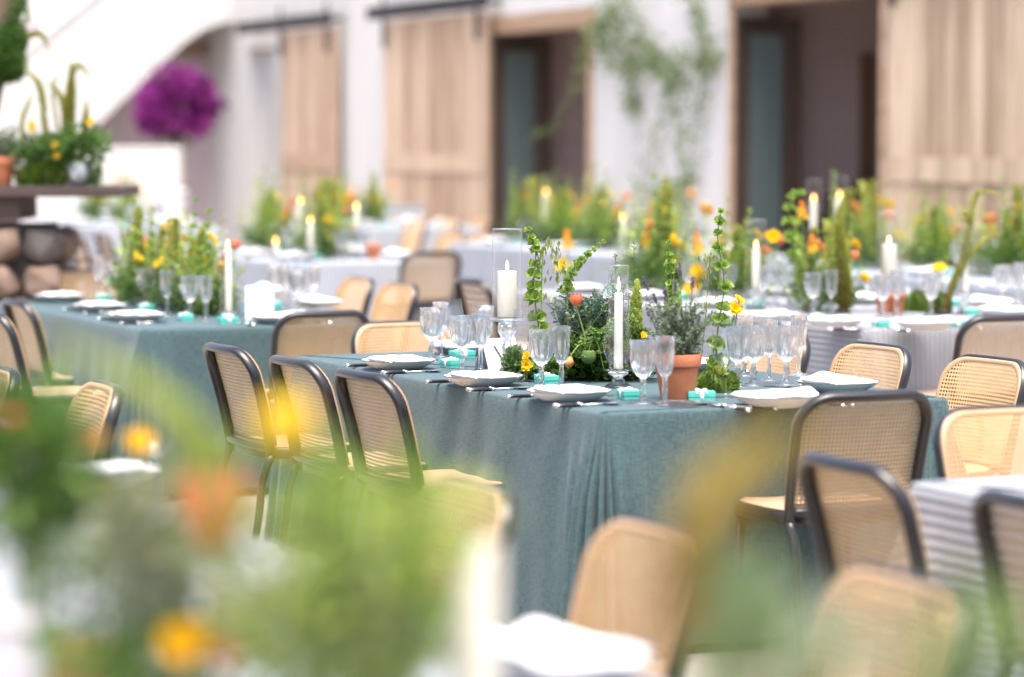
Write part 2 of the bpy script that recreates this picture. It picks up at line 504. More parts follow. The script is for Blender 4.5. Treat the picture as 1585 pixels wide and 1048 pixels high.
M['ochre'] = tinted('ochre_spike', [(0, (0.22, 0.12, 0.03)), (1, (0.50, 0.42, 0.06))], trans=0.2)
M['lavender'] = tinted('lavender_bud', [(0, (0.10, 0.07, 0.15)), (1, (0.28, 0.22, 0.34))], trans=0.1)
M['yellow'] = tinted('yellow_petal', [(0, (0.80, 0.38, 0.0)), (0.5, (0.86, 0.56, 0.0)), (1, (0.90, 0.70, 0.05))], trans=0.35)
M['orange'] = tinted('orange_petal', [(0, (0.80, 0.50, 0.14)), (0.45, (0.82, 0.28, 0.11)), (1, (0.78, 0.17, 0.11))], trans=0.35)
M['peach'] = tinted('peach_petal', [(0, (0.75, 0.50, 0.16)), (1, (0.85, 0.36, 0.14))], trans=0.35)
M['poker'] = tinted('poker_petal', [(0, (0.78, 0.58, 0.05)), (0.5, (0.80, 0.42, 0.04)), (1, (0.72, 0.22, 0.03))], trans=0.25)
M['magenta'] = tinted('magenta_bract', [(0, (0.08, 0.005, 0.08)), (0.6, (0.23, 0.016, 0.20)), (1, (0.38, 0.05, 0.34))], trans=0.3)
M['stem'] = tinted('stem_green', [(0, (0.10, 0.15, 0.03)), (1, (0.24, 0.32, 0.08))], trans=0)
M['bark'] = plain('brown_bark', (0.10, 0.072, 0.045), 0.9, var=0.4, scale=18, bump=0.8)
M['sofa'] = plain('black_flowered_fabric', (0.012, 0.009, 0.010), 0.85, var=0.9, scale=14)
M['pewter'] = plain('pale_pewter', (0.55, 0.56, 0.60), 0.3, 0.7)
M['grey_pot'] = plain('grey_glazed_pot', (0.38, 0.36, 0.39), 0.4, var=0.1, scale=20)
M['sign'] = plain('brown_sign_board', (0.20, 0.115, 0.07), 0.8, var=0.2, scale=10)
#BODY
# ------------------------------------------------------------------ ground and buildings
def structure(name, mesh):
    o = obj(name, mesh)
    o['kind'] = 'structure'
    return o
mb = MB(); mb.add([(-120, -60, 0), (120, -60, 0), (120, 160, 0), (-120, 160, 0)], [(0, 1, 2, 3)])
structure('ground', mb.mesh('ground', M['ground'], False))

TH = R(25)
U2 = np.array([math.cos(TH), math.sin(TH), 0.0])      # short way of every table, and into the stable
V2 = np.array([-math.sin(TH), math.cos(TH), 0.0])     # long way of every table, along the stable wall
WR = R(-65)                                            # stable: local x runs along the wall towards the camera, local y into the building
W0 = np.array([0.35, 32.0, 0.0])
def wl(s, n=0.0, z=0.0): return W0 - V2 * s + U2 * n + np.array([0, 0, z])

def bx(name, mat, parent, *dims, ch=0.0, tint=0.5):
    mb = MB(); box(mb, *dims, tint=tint, ch=ch)
    return obj(name, mb.mesh(name, mat, False), parent)

stable = thing('stable_building', 'long whitewashed stable with wide sliding plank doors on black rails', 'building', W0, WR)
TOP = 5.6
for (s0, s1, z0, z1) in ((-11.5, -9.75, 0, TOP), (-9.75, -8.3, 2.95, TOP), (-8.3, -1.4, 0, TOP), (-1.4, 1.23, 3.06, TOP), (1.23, 4.31, 0, TOP), (4.31, 7.1, 3.14, TOP), (7.1, 15.5, 0, TOP)):
    bx('wall', M['plaster'], stable, s0, s1, 0, 0.38, z0, z1)
# timber lintels and door casings
for (s0, s1) in ((-1.4, 1.23), (4.31, 7.1)):
    zt = 3.05 if s0 < 0 else 3.13
    bx('lintel', M['beam'], stable, s0 - 0.05, s1 + 0.05, -0.03, 0.30, zt - 0.20, zt, ch=0.01)
    for s in (s0 - 0.04, s1 - 0.06):
        bx('door_casing', M['beam'], stable, s, s + 0.1, -0.035, -0.003, 0, zt - 0.203, ch=0.006)
# rooms behind the two openings
for (s0, s1) in ((-1.72, 1.6), (3.9, 9.5)):
    bx('room_wall', M['mauve'], stable, s0, s1, 4.2, 4.3, 0, 3.6)
    bx('room_wall', M['mauve'], stable, s0, s0 + 0.1, 0.40, 4.19, 0, 3.6)
    bx('room_wall', M['mauve'], stable, s1 - 0.1, s1, 0.40, 4.19, 0, 3.6)
    bx('room_ceiling', M['mauve'], stable, s0, s1, 0.40, 4.3, 3.61, 3.7)
# glazed inner doors, folded back inside each opening
for s0 in (-1.385, 4.325):
    d = bx('inner_door', M['dark_wood'], stable, s0, s0 + 0.06, 0.02, 0.14, 0, 2.82)
    bx('stile', M['dark_wood'], d, s0, s0 + 0.06, 0.53, 0.74, 0, 2.82)
    bx('rail', M['dark_wood'], d, s0, s0 + 0.06, 0.142, 0.528, 2.66, 2.82)
    bx('rail', M['dark_wood'], d, s0, s0 + 0.06, 0.142, 0.528, 0, 0.25)
    bx('pane', M['pane'], d, s0 + 0.02, s0 + 0.04, 0.142, 0.528, 0.252, 2.658)
bx('wall_panel', M['sign'], stable, 4.002, 4.04, 1.66, 1.82, 1.15, 2.5)
# recess with pale lining where the far door has been slid aside
bx('recess_wall', M['plaster'], stable, -9.75, -8.3, 1.2, 1.3, 0, 2.94)
bx('recess_wall', M['plaster'], stable, -9.85, -9.752, 0.39, 1.3, 0, 2.94)
bx('recess_wall', M['mauve'], stable, -8.298, -8.2, 0.39, 1.3, 0, 2.94)
bx('light_switch', M['pewter'], stable, -10.62, -10.5, -0.012, -0.001, 1.95, 2.07, ch=0.004)
# sliding doors of planks on rails
def sliding_door(s0, s1, mat, n, label):
    d = bx('sliding_door', mat, stable, s0 + 0.01, s1 - 0.01, -0.13, -0.095, 0.06, 3.08)
    d['label'] = label
    w = (s1 - s0) / n
    for i in range(n):
        e = rnd.uniform(0.0, 0.008)
        bx('plank', mat, d, s0 + i * w + 0.004, s0 + (i + 1) * w - 0.004, -0.155 - e, -0.131, 0.04, 3.1, ch=0.004)
    for (z0, z1) in ((0.06, 0.26), (1.24, 1.46)):
        bx('cross_board', mat, d, s0 + 0.004, s1 - 0.004, -0.180, -0.165, z0, z1, ch=0.004)
    for s in (s0 + 0.12, s1 - 0.12):
        bx('hanger_strap', M['iron'], d, s - 0.04, s + 0.04, -0.222, -0.207, 2.78, 3.46, ch=0.004)
    return d
sliding_door(-4.29, -1.23, M['barn_pink'], 20, 'pinkish plank door beside the narrower dark opening')
sliding_door(7.40, 10.9, M['barn'], 24, 'widest plank door, tan, beside the opening with the dark sofa')
sliding_door(-7.98, -6.0, M['barn_pink'], 14, 'small far plank door beyond the white pier')
for (s0, s1) in ((-4.6, -1.0), (-9.5, -5.9), (4.2, 13.0)):
    bx('door_rail', M['iron'], stable, s0, s1, -0.27, -0.225, 3.14, 3.30, ch=0.006)
    for s in np.linspace(s0 + 0.15, s1 - 0.15, 4):
        bx('rail_bracket', M['iron'], stable, s - 0.03, s + 0.03, -0.224, -0.001, 3.20, 3.25)

# end house, stair and low walls (same axes; local origin where the two walls meet)
E0 = wl(-11.5)
house = thing('whitewashed_house', 'tall pale house closing the court behind the outdoor stair', 'building', E0, WR)
bx('wall', M['stair_shade_plaster'], house, -0.35, -0.002, -16, -0.002, 0, 3.3)  # lower wall, stair shade painted into its colour
bx('upper_wall', M['plaster'], house, -0.35, -0.002, -16, -0.002, 3.302, 8.5)
st = thing('outdoor_staircase', 'white plastered outdoor stair with solid parapet and curved underside', 'staircase', E0, WR)
lower = [(4.9, 0.0), (4.2, 0.18), (3.5, 0.72), (2.6, 1.42), (2.1, 1.84), (1.35, 2.53), (1.05, 2.80), (0.78, 3.03), (0.5, 3.22), (0.2, 3.33), (0.0, 3.36)]
upper = [(0.0, 5.3), (2.1, 3.66), (3.15, 2.83), (6.7, 0.02), (6.7, 0.0)]
def prism(mb, poly, x0, x1, tint=0.5):
    n = len(poly)
    mb.add([(x0, -a, z) for a, z in poly] + [(x1, -a, z) for a, z in poly],
           [tuple(range(n)), tuple(range(2 * n - 1, n - 1, -1))] + [(i, i + n, (i + 1) % n + n, (i + 1) % n) for i in range(n)], tint)
mb = MB(); prism(mb, lower + upper, 1.02, 1.22); obj('parapet', mb.mesh('parapet', M['plaster'], False), st)
low2 = [(a, max(z - 0.9, 0.0)) for a, z in ((0.0, 5.0), (2.1, 3.36), (3.15, 2.53), (6.3, 0.9))]
mb = MB(); prism(mb, lower + low2, 0.01, 1.018); obj('flight', mb.mesh('flight', M['plaster'], False), st)
mb = MB()
cop = [(0.0, 5.302), (2.1, 3.662), (3.15, 2.832), (6.69, 0.03)]
for (a0, z0), (a1, z1) in zip(cop[:-1], cop[1:]):
    mb.add([(x, -a, z + dz) for a, z in ((a0, z0), (a1, z1)) for x in (0.98, 1.26) for dz in (0.002, 0.07)],
           [(0, 1, 3, 2), (4, 6, 7, 5), (0, 2, 6, 4), (1, 5, 7, 3), (0, 4, 5, 1), (2, 3, 7, 6)])
obj('coping', mb.mesh('coping', M['plaster'], False), st)
p = atd(312, 75, 40.9)
sg = thing('wooden_wall_sign', 'small brown board sign on the wall under the curved stair', 'sign', E0 + U2 * -0.20 - V2 * 0.03 + np.array([0, 0, 3.0]), WR)
bx('board', M['sign'], sg, -0.002, 0.04, -0.24, 0.24, -0.09, 0.09, ch=0.008)
for k in range(3):
    bx('batten', M['beam'], sg, 0.042, 0.055, -0.22 + 0.15 * k, -0.10 + 0.15 * k, -0.07, 0.07, ch=0.004)
def low_wall(pxl, pxr, ytop, dist, label, thick=0.5):
    a = atd(pxl, ytop, dist); b = atd(pxr, ytop, dist)
    t = thing('low_white_wall', label, 'wall', (a[0], dist, 0))
    w = b[0] - a[0]
    mb = MB(); box(mb, 0, w, 0, thick, 0, a[2] - 0.06, ch=0.03)
    obj('wall_body', mb.mesh('wall_body', M['plaster'], False), t)
    mb = MB(); box(mb, -0.006, w + 0.006, -0.006, thick + 0.006, a[2] - 0.058, a[2], ch=0.028)
    obj('coping', mb.mesh('coping', M['plaster'], False), t)
    return t
low_wall(60, 277, 228, 34.5, 'chest high white wall in front of the purple bush')
low_wall(30, 283, 294, 31.0, 'long waist high white wall behind the dark stone shelf')

# dark settee inside the wide opening
sf = thing('settee', 'black flowered settee inside the open doorway beside the widest plank door', 'sofa', wl(5.1, 0.98), WR)
bx('seat', M['sofa'], sf, -1.0, 1.0, -0.45, 0.4, 0.18, 0.62, ch=0.06)
mb = MB()
for k in range(11):
    a = -1.0 + 0.2 * k
    box(mb, a - 0.098, a + 0.098, 0.28, 0.5, 0.5, 1.02 + 0.20 * math.cos(a * 1.3), ch=0.03)
obj('backrest', mb.mesh('backrest', M['sofa'], True), sf)
for s in (-1.12, 1.0): bx('arm', M['sofa'], sf, s, s + 0.14, -0.45, 0.45, 0.2, 0.84, ch=0.05)
for s in (-0.95, 0.95):
    for y in (-0.4, 0.35): bx('leg', M['black'], sf, s - 0.03, s + 0.03, y - 0.03, y + 0.03, 0, 0.18)

# ------------------------------------------------------------------ tables
def cloth(name, w, l, mat, seed, stripe_axis=0, corner=0.055, h0=0.752, hem=0.035):
    """cloth over a w x l table: flat top, soft edge, a skirt to the floor with folds that gather at the corners"""
    r = random.Random(seed)
    cr, P, N, cf = 0.03, [], [], []
    nx, ny, nc = max(8, int(w / 0.022)), max(8, int(l / 0.022)), 26
    segs = [((cr, 0), (w - cr, 0), (0, -1), nx), ((w, cr), (w, l - cr), (1, 0), ny), ((w - cr, l), (cr, l), (0, 1), nx), ((0, l - cr), (0, cr), (-1, 0), ny)]
    cen = [(w - cr, cr), (w - cr, l - cr), (cr, l - cr), (cr, cr)]
    for k, (a, b, n, c) in enumerate(segs):
        Ls = math.hypot(b[0] - a[0], b[1] - a[1])
        for i in range(c):
            q = i / c
            P.append((a[0] + (b[0] - a[0]) * q, a[1] + (b[1] - a[1]) * q)); N.append(n)
            dd = min(q, 1 - q) * Ls
            cf.append(math.exp(-(dd / 0.13) ** 2))
        a0 = math.atan2(n[1], n[0])
        for i in range(nc):
            q = a0 + PI / 2 * i / nc
            N.append((math.cos(q), math.sin(q))); P.append((cen[k][0] + cr * math.cos(q), cen[k][1] + cr * math.sin(q))); cf.append(1.0)
    P, N, cf = np.array(P), np.array(N), np.array(cf)
    d = np.hypot(*(np.roll(P, -1, 0) - P).T) + 0.012 * (cf > 0.99)
    u = np.concatenate([[0], np.cumsum(d)[:-1]]); T = u[-1] + d[-1]
    k1, k2, k3 = [round(T / x) for x in (0.085, 0.47, 0.21)]
    ph = [r.uniform(0, 6.28) for _ in range(6)]
    big = np.sin(2 * PI * k1 * u / T + ph[0] + 1.1 * np.sin(2 * PI * 5 * u / T + ph[1]))
    side = 0.6 * np.sin(2 * PI * k2 * u / T + ph[2] + 1.5 * np.sin(2 * PI * 3 * u / T + ph[3])) + 0.4 * np.sin(2 * PI * k3 * u / T + ph[4])
    rows = [(-0.05, h0, 0), (-0.012, h0 - 0.0003, 0), (-0.0035, h0 - 0.003, 0), (0.0, h0 - 0.010, 0.01)]
    n = len(P)
    V, FL = [], []
    for off, z, dr in rows:
        V.append(np.column_stack([P + N * off, np.full(n, z)])); FL.append(np.column_stack([P + N * (off + dr), np.zeros(n)]))
    nr = 16
    for j in range(1, nr + 1):
        dr = (h0 - 0.010 - hem) * (j / nr) ** 1.15
        g = min(1, dr / 0.28); g = g * g * (3 - 2 * g)
        g2 = dr / 0.7
        e = 0.03 * g2 + 0.008 * g * side * (1 - cf) * (0.5 + g2) + corner * cf * (0.5 * g + 0.75 * g2) + corner * 0.70 * cf * big * g * (0.55 + 0.6 * g2)
        e = e + 0.004 * np.sin(u * 23 + 5 * dr) * g
        V.append(np.column_stack([P + N * e[:, None], np.full(n, h0 - 0.010 - dr)]))
        FL.append(np.column_stack([P + N * (dr + 0.01), np.zeros(n)]))
    m = len(V)
    F = [tuple(range(n))]
    for i in range(m - 1):
        for k in range(n):
            F.append((i * n + k, (i + 1) * n + k, (i + 1) * n + (k + 1) % n, i * n + (k + 1) % n))
    mb = MB(); mb.add(np.concatenate(V), F, 0.5, flat=np.concatenate(FL))
    return mb.mesh(name, mat)
TABLES = {}
def table(key, P, l, mat, desc, w=1.25, corner=0.045):
    P = np.array([P[0], P[1], 0.0])
    TABLES[key] = (P, w, l, desc)
    t = thing('banquet_table', 'banquet table under ' + desc, 'table', P, TH)
    bx('table_top', M['beam'], t, 0.012, w - 0.012, 0.012, l - 0.012, 0.715, 0.7495, ch=0.004)
    for x in (0.12, w - 0.12):
        for y in (0.15, l - 0.15): bx('leg', M['iron'], t, x - 0.025, x + 0.025, y - 0.025, y + 0.025, 0, 0.713)
    o = obj('tablecloth', cloth('tablecloth', w, l, mat, len(TABLES), corner=corner), None, P, (0, 0, TH))
    tag(o, desc, 'tablecloth', 'floor length tablecloths')
def on(key, a, t, z=0.752):
    return TABLES[key][0] + U2 * a + V2 * t + np.array([0, 0, z])

PM = at(930, 640, 0.752)
table('main', PM, 2.62, M['teal'], 'teal linen cloth on the table with the potted lavender', corner=0.045)
P13 = at(218, 511, 0.752)
table('t13', P13, 2.5, M['teal'], 'teal linen cloth on the table with the number 13 card', w=1.2)
far_b1 = np.array([-0.98, 6.8, 0])
table('b1', far_b1 - U2 * 1.75 - V2 * 4.75, 4.75, M['stripe'], 'pale striped cloth under the nearest blurred flowers', w=1.75)
far_a0 = at(1402, 745, 0.752)
table('a0', far_a0 - V2 * 2.5, 2.5, M['stripe'], 'grey striped cloth on the near table with few things on it')
PC1 = at(1338, 509, 0.752)
table('c1', PC1, 3.7, M['stripe'], 'grey striped cloth behind the teal table, tall foxtail spike on it', w=1.3)
PB2 = np.array([-1.35, 8.05, 0]) - U2 * 1.22
table('b2', PB2, 2.44, M['stripe2'], 'pale striped cloth mostly hidden behind the dark leafy plants', w=1.22)
PC2 = at(440, 407, 0.752)
table('c2', PC2, 2.44, M['stripe2'], 'pale striped cloth beyond the number 13 table', w=1.25)
PD1 = PC1 + U2 * 2.84 + V2 * 2.6
table('d1', PD1, 3.2, M['stripe2'], 'pale striped cloth before the widest plank door', w=1.25)
PD2 = PC1 + U2 * 2.84 + V2 * 7.6
table('d2', PD2, 3.4, M['stripe2'], 'pale striped cloth before the climbing vine', w=1.25)
PE = at(560, 352, 0.752)
table('e', PE, 2.6, M['stripe2'], 'white striped cloth close to the pinkish plank door', w=1.3)
PF = at(150, 352, 0.752)
table('f', PF, 2.6, M['stripe2'], 'white striped cloth before the waist high white wall', w=1.3)

# ------------------------------------------------------------------ chairs
def chair_parts():
    H = 0.345
    def bmap(s, h, off=0.0):
        """back surface: s across, h up from the seat, off towards the sitter"""
        wd = 0.955 + 0.045 * h / H
        return np.array([s * wd, -0.185 - 0.17 * h - 0.25 * h * h + 0.55 * s * s + off, 0.475 + h])
    HW, RC = 0.222, 0.095
    path = [(-HW, -0.03 + 0.02 * i) for i in range(15) if -0.03 + 0.02 * i < H - RC]
    path += [(-HW + RC - RC * math.cos(q), H - RC + RC * math.sin(q)) for q in np.linspace(0, PI / 2, 10)]
    right = [(-s, h) for s, h in path[::-1]]
    full = path + [(s, H) for s in np.linspace(-HW + RC, HW - RC, 9)[1:-1]] + right
    # frame: bent wood, flat oval section
    mb = MB()
    pts = np.array([bmap(s, h) for s, h in full])
    n, m = 10, len(pts)
    T = unit(np.gradient(pts, axis=0))
    V = []
    for i in range(m):
        s, h = full[i]
        B = bmap(s, h, 0.01) - bmap(s, h)
        nb = np.array([-1.1 * s, 1, 0.17 + 0.5 * h]); nb /= np.linalg.norm(nb)
        A = np.cross(T[i], nb); A /= np.linalg.norm(A)
        for k in range(n):
            q = 2 * PI * k / n
            V.append(pts[i] + A * 0.0135 * math.copysign(abs(math.cos(q)) ** 0.75, math.cos(q)) + nb * 0.019 * math.copysign(abs(math.sin(q)) ** 0.75, math.sin(q)))
    F = [(i * n + k, i * n + (k + 1) % n, (i + 1) * n + (k + 1) % n, (i + 1) * n + k) for i in range(m - 1) for k in range(n)]
    F += [tuple(range(n))[::-1], tuple((m - 1) * n + k for k in range(n))]
    mb.add(V, F)
    tube(mb, [bmap(s, -0.005) for s in np.linspace(-HW, HW, 13)], 0.015, 8)
    frame = mb.mesh('back_frame', M['black'])
    # woven cane panel: a real lattice with an eight sided hole in each cell
    mb = MB()
    OW, OB, OT, OR = HW + 0.006, 0.004, H + 0.006, RC
    pitch = 0.0134
    nx, ny = int(2 * OW / pitch), int((OT - OB) / pitch)
    px_, py_ = 2 * (OW - 0.013) / nx, (OT - OB - 0.026) / ny
    def inside(s, h, e=0.0):
        ow, ot, orr = OW - e, OT - e, OR - e
        if abs(s) > ow or h < OB + e or h > ot: return False
        if abs(s) > ow - orr and h > ot - orr:
            return math.hypot(abs(s) - (ow - orr), h - (ot - orr)) < orr
        return True
    vi, VV, FF = {}, [], []
    def vid(s, h):
        k = (round(s, 5), round(h, 5))
        if k not in vi:
            vi[k] = len(VV); VV.append(bmap(s, h, 0.0225))
        return vi[k]
    for i in range(nx):
        for j in range(ny):
            cx_, cy_ = -OW + 0.013 + (i + 0.5) * px_, OB + 0.013 + (j + 0.5) * py_
            if not inside(cx_, cy_, 0.006): continue
            hx, hy = px_ / 2, py_ / 2
            ring = [(-1, -1), (0, -1), (1, -1), (1, 0), (1, 1), (0, 1), (-1, 1), (-1, 0)]
            out = [vid(cx_ + a * hx, cy_ + b * hy) for a, b in ring]
            r0 = 0.0040
            inn = []
            for a, b in ring:
                q = math.atan2(b, a)
                inn.append(len(VV)); VV.append(bmap(cx_ + r0 * math.cos(q), cy_ + r0 * 1.05 * math.sin(q), 0.0225))
            for k in range(8): FF.append((out[k], out[(k + 1) % 8], inn[(k + 1) % 8], inn[k]))
    mb.add(VV, FF)
    cane = mb.mesh('cane_panel', M['cane'], False)
    # binding: flat band round the lattice
    mb = MB()
    outl = [(-OW, OB)] + [(-OW, OB + (OT - OR - OB) * q) for q in (0.33, 0.66)] + [(-OW + OR - OR * math.cos(q), OT - OR + OR * math.sin(q)) for q in np.linspace(0, PI / 2, 9)]
    outl += [(s, OT) for s in np.linspace(-OW + OR, OW - OR, 8)[1:-1]]
    outl += [(-s, h) for s, h in outl[:12][::-1]]
    outl += [(s, OB) for s in np.linspace(OW, -OW, 9)[1:-1]]
    n = len(outl)
    ctr = (0, (OB + OT) / 2)
    def shr(s, h, e):
        return (math.copysign(max(abs(s) - e, 0), s), h - e * (1 if h > ctr[1] + 0.03 else -1 if h < ctr[1] - 0.10 else 0))
    V = []
    for e, off in ((0.0, 0.018), (0.001, 0.0245), (0.010, 0.0255), (0.015, 0.023)):
        V += [bmap(*shr(s, h, e), off) for s, h in outl]
    F = [(j * n + i, j * n + (i + 1) % n, (j + 1) * n + (i + 1) % n, (j + 1) * n + i) for j in range(3) for i in range(n)]
    mb.add(V, F)
    bind = mb.mesh('cane_binding', M['cane_edge'])
    # seat
    def outline(sc):
        o = []
        for k in range(48):
            q = 2 * PI * k / 48
            c, s = math.cos(q), math.sin(q)
            x = 0.225 * math.copysign(abs(c) ** 0.55, c); y = 0.215 * math.copysign(abs(s) ** 0.6, s)
            x *= 1.0 + 0.08 * (y / 0.215)
            o.append((x * sc, 0.035 + y * sc))
        return o
    mb = MB()
    V = []
    for sc, z in ((0.84, 0.462), (0.86, 0.468), (0.97, 0.468), (1.0, 0.462), (1.0, 0.434), (0.985, 0.428), (0.84, 0.428)):
        V += [(x, y, z) for x, y in outline(sc)]
    mb.add(V, [(j * 48 + i, (j + 1) * 48 + i, (j + 1) * 48 + (i + 1) % 48, j * 48 + (i + 1) % 48) for j in range(6) for i in range(48)])
    sframe = mb.mesh('seat_frame', M['black'])
    mb = MB()
    V = []
    for sc, z in ((0.93, 0.469), (0.90, 0.4735), (0.75, 0.472), (0.35, 0.467)): V += [(x, y, z) for x, y in outline(sc)]
    mb.add(V, [(j * 48 + i, j * 48 + (i + 1) % 48, (j + 1) * 48 + (i + 1) % 48, (j + 1) * 48 + i) for j in range(3) for i in range(48)] + [tuple(range(144, 192))])
    seat = mb.mesh('seat', M['seat'])
    legs = []
    for s in (-1, 1):
        mb = MB(); tube(mb, [(s * 0.185, 0.20, 0.43), (s * 0.195, 0.205, 0.22), (s * 0.205, 0.215, 0.0)], [0.018, 0.016, 0.012], 10); legs.append(mb.mesh('leg', M['black']))
        b = bmap(s * HW, -0.03)
        mb = MB(); tube(mb, curve([b, (s * 0.206, -0.185, 0.36), (s * 0.208, -0.21, 0.18), (s * 0.212, -0.255, 0.0)], 10), np.linspace(0.017, 0.012, 10), 10); legs.append(mb.mesh('leg', M['black']))
    return frame, cane, bind, sframe, seat, legs
CH = None
def make_chair():
    global CH
    if CH is None: CH = chair_parts()
    t = thing('cane_chair', '', 'chair')
    frame, cane, bind, sframe, seat, legs = CH
    obj('back_frame', frame, t)
    cp = obj('cane_panel', cane, t)
    obj('binding', bind, cp)
    sfr = obj('seat_frame', sframe, t)
    obj('seat', seat, t)
    for l in legs: obj('leg', l, t)
    return t
def chair(key, a, t, face, label, group='cane chairs round the dinner tables', yaw=None):
    """face: the way the sitter looks, in table terms: u, -u, v, -v"""
    rz = {'u': TH - PI / 2, '-u': TH + PI / 2, 'v': TH, '-v': TH + PI}[face] + R(rnd.uniform(-4, 4) if yaw is None else yaw)
    p = on(key, a, t, 0.0)
    return place('chair', make_chair, label, p, rz, group)
def chair_px(px, ytop, face, label, dx=0.0):
    """chair whose back rail (0.82 m high) tops out at this photo pixel"""
    p = at(px, ytop, 0.822)
    rz = {'u': TH - PI / 2, '-u': TH + PI / 2, 'v': TH, '-v': TH + PI}[face] + R(rnd.uniform(-4, 4))
    off = np.array([math.sin(rz) * -0.27, math.cos(rz) * 0.27, 0])
    p = p + off; p[2] = 0
    return place('chair', make_chair, label, p, rz, 'cane chairs round the dinner tables')
# ------------------------------------------------------------------ tableware
MS = {}
def cached(k, f):
    if k not in MS: MS[k] = f()
    return MS[k]
def goblet_mesh():
    mb = MB()
    e = 0.10
    prof = [(0.0, 0.004), (0.020, 0.005), (0.036, 0.003), (0.0375, 0.0), (0.0385, 0.002), (0.036, 0.007), (0.022, 0.012), (0.010, 0.020, 0.05), (0.0085, 0.034, 0.08), (0.0115, 0.046, 0.10), (0.0085, 0.058, 0.08), (0.0080, 0.072, 0.06), (0.0105, 0.084, 0.05),
            (0.019, 0.092, e), (0.029, 0.104, e), (0.036, 0.120, e), (0.0395, 0.140, e), (0.0405, 0.158, e), (0.0415, 0.172, 0.02), (0.0418, 0.176), (0.0420, 0.200), (0.0413, 0.2012), (0.0404, 0.200), (0.0398, 0.172), (0.0375, 0.140, 0.012), (0.033, 0.119, 0.012), (0.026, 0.106), (0.014, 0.099), (0.0, 0.097)]
    lathe(mb, prof, 80, rib=10)
    return mb.mesh('goblet', M['cut'])
def flute_mesh():
    mb = MB()
    e = 0.09
    prof = [(0.0, 0.004), (0.020, 0.005), (0.031, 0.002), (0.032, 0.0), (0.0325, 0.002), (0.029, 0.007), (0.012, 0.012), (0.0068, 0.022, 0.06), (0.0085, 0.050, 0.08), (0.0068, 0.075, 0.06), (0.0085, 0.088, 0.04),
            (0.0165, 0.098, e), (0.0225, 0.112, e), (0.0255, 0.135, e), (0.0275, 0.160, e), (0.0288, 0.180, 0.015), (0.0292, 0.186), (0.0305, 0.212), (0.0298, 0.2125), (0.0292, 0.211), (0.0272, 0.180), (0.024, 0.137), (0.0205, 0.114), (0.012, 0.104), (0.0, 0.102)]
    lathe(mb, prof, 64, rib=8)
    return mb.mesh('flute', M['cut'])
def wine_mesh():
    mb = MB()
    prof = [(0.0, 0.003), (0.030, 0.003), (0.039, 0.0015), (0.0395, 0.003), (0.030, 0.005), (0.010, 0.009), (0.0045, 0.018), (0.0038, 0.05), (0.0038, 0.085), (0.006, 0.096), (0.018, 0.104), (0.036, 0.120), (0.0455, 0.142), (0.0465, 0.160), (0.0435, 0.19), (0.038, 0.225), (0.0345, 0.248)]
    lathe(mb, prof, 40)
    return mb.mesh('wine_glass', M['thin'])
def glassware(kind, label, p, group, sc=1.0):
    name = {'g': 'goblet', 'f': 'champagne_flute', 'w': 'wine_glass'}[kind]
    m = cached(kind, {'g': goblet_mesh, 'f': flute_mesh, 'w': wine_mesh}[kind])
    def mk():
        return tag(obj(name, m), label, 'glass')
    return place('gl' + kind, mk, label, p, rnd.uniform(0, 1), group, sc * rnd.uniform(0.985, 1.015))
def make_plate():
    t = thing('dinner_plate', '', 'plate')
    mb = MB()
    lathe(mb, [(0.0, 0.006), (0.070, 0.004), (0.078, 0.0), (0.084, 0.003), (0.110, 0.016), (0.130, 0.0295), (0.1345, 0.0345)], 64)
    lathe(mb, [(0.1335, 0.0348), (0.128, 0.031), (0.105, 0.018), (0.080, 0.012), (0.0, 0.011)], 64)
    obj('dish', mb.mesh('dish', M['plate']), t)
    mb = MB(); tube(mb, [(0.134 * math.cos(q), 0.134 * math.sin(q), 0.0347) for q in np.linspace(0, 2 * PI, 65)[:-1]], 0.0016, 6, closed=True)
    obj('rim', mb.mesh('rim', M['rim']), t)
    return t
def napkin_mesh(seed):
    r = random.Random(seed)
    mb = MB()
    for layer in range(2):
        nx, ny = 22, 16
        w, d = 0.226 - 0.008 * layer, 0.158 - 0.012 * layer
        ph = [r.uniform(0, 6) for _ in range(4)]
        top, bot = [], []
        lift = r.uniform(0.010, 0.022)
        for j in range(ny + 1):
            for i in range(nx + 1):
                x = (i / nx - 0.5); y = (j / ny - 0.5)
                z = 0.0385 + 0.0040 * layer + 0.0012 * math.sin(9 * x + ph[0]) * math.cos(7 * y + ph[1]) - 0.004 * (abs(x) * 2) ** 2 * (1 if layer < 1 else 0.6) + 0.0006 * math.sin(17 * y + 3 * x + ph[3])
                if layer == 1: z += lift * max(0, x + 0.1) * 2.2 * math.exp(-((y + 0.1) / 0.25) ** 2)
                ex = 1 + 0.012 * math.sin(11 * y + ph[2]); ey = 1 + 0.02 * math.sin(8 * x + ph[3])
                top.append((x * w * ex + 0.004 * layer, y * d * ey + 0.003 * layer, z + 0.0024)); bot.append((x * w * ex + 0.004 * layer, y * d * ey + 0.003 * layer, z - 0.0018 if layer == 0 else 0.0365))
        n = len(top); W1 = nx + 1
        F = [(j * W1 + i, j * W1 + i + 1, (j + 1) * W1 + i + 1, (j + 1) * W1 + i) for j in range(ny) for i in range(nx)]
        F += [tuple(n + q for q in f[::-1]) for f in F]
        edge = [i for i in range(W1)] + [j * W1 + nx for j in range(1, ny + 1)] + [ny * W1 + i for i in range(nx - 1, -1, -1)] + [j * W1 for j in range(ny - 1, 0, -1)]
        F += [(edge[k], edge[k] + n, edge[(k + 1) % len(edge)] + n, edge[(k + 1) % len(edge)]) for k in range(len(edge))]
        mb.add(top + bot, F)
    return mb.mesh('napkin', M['napkin'])
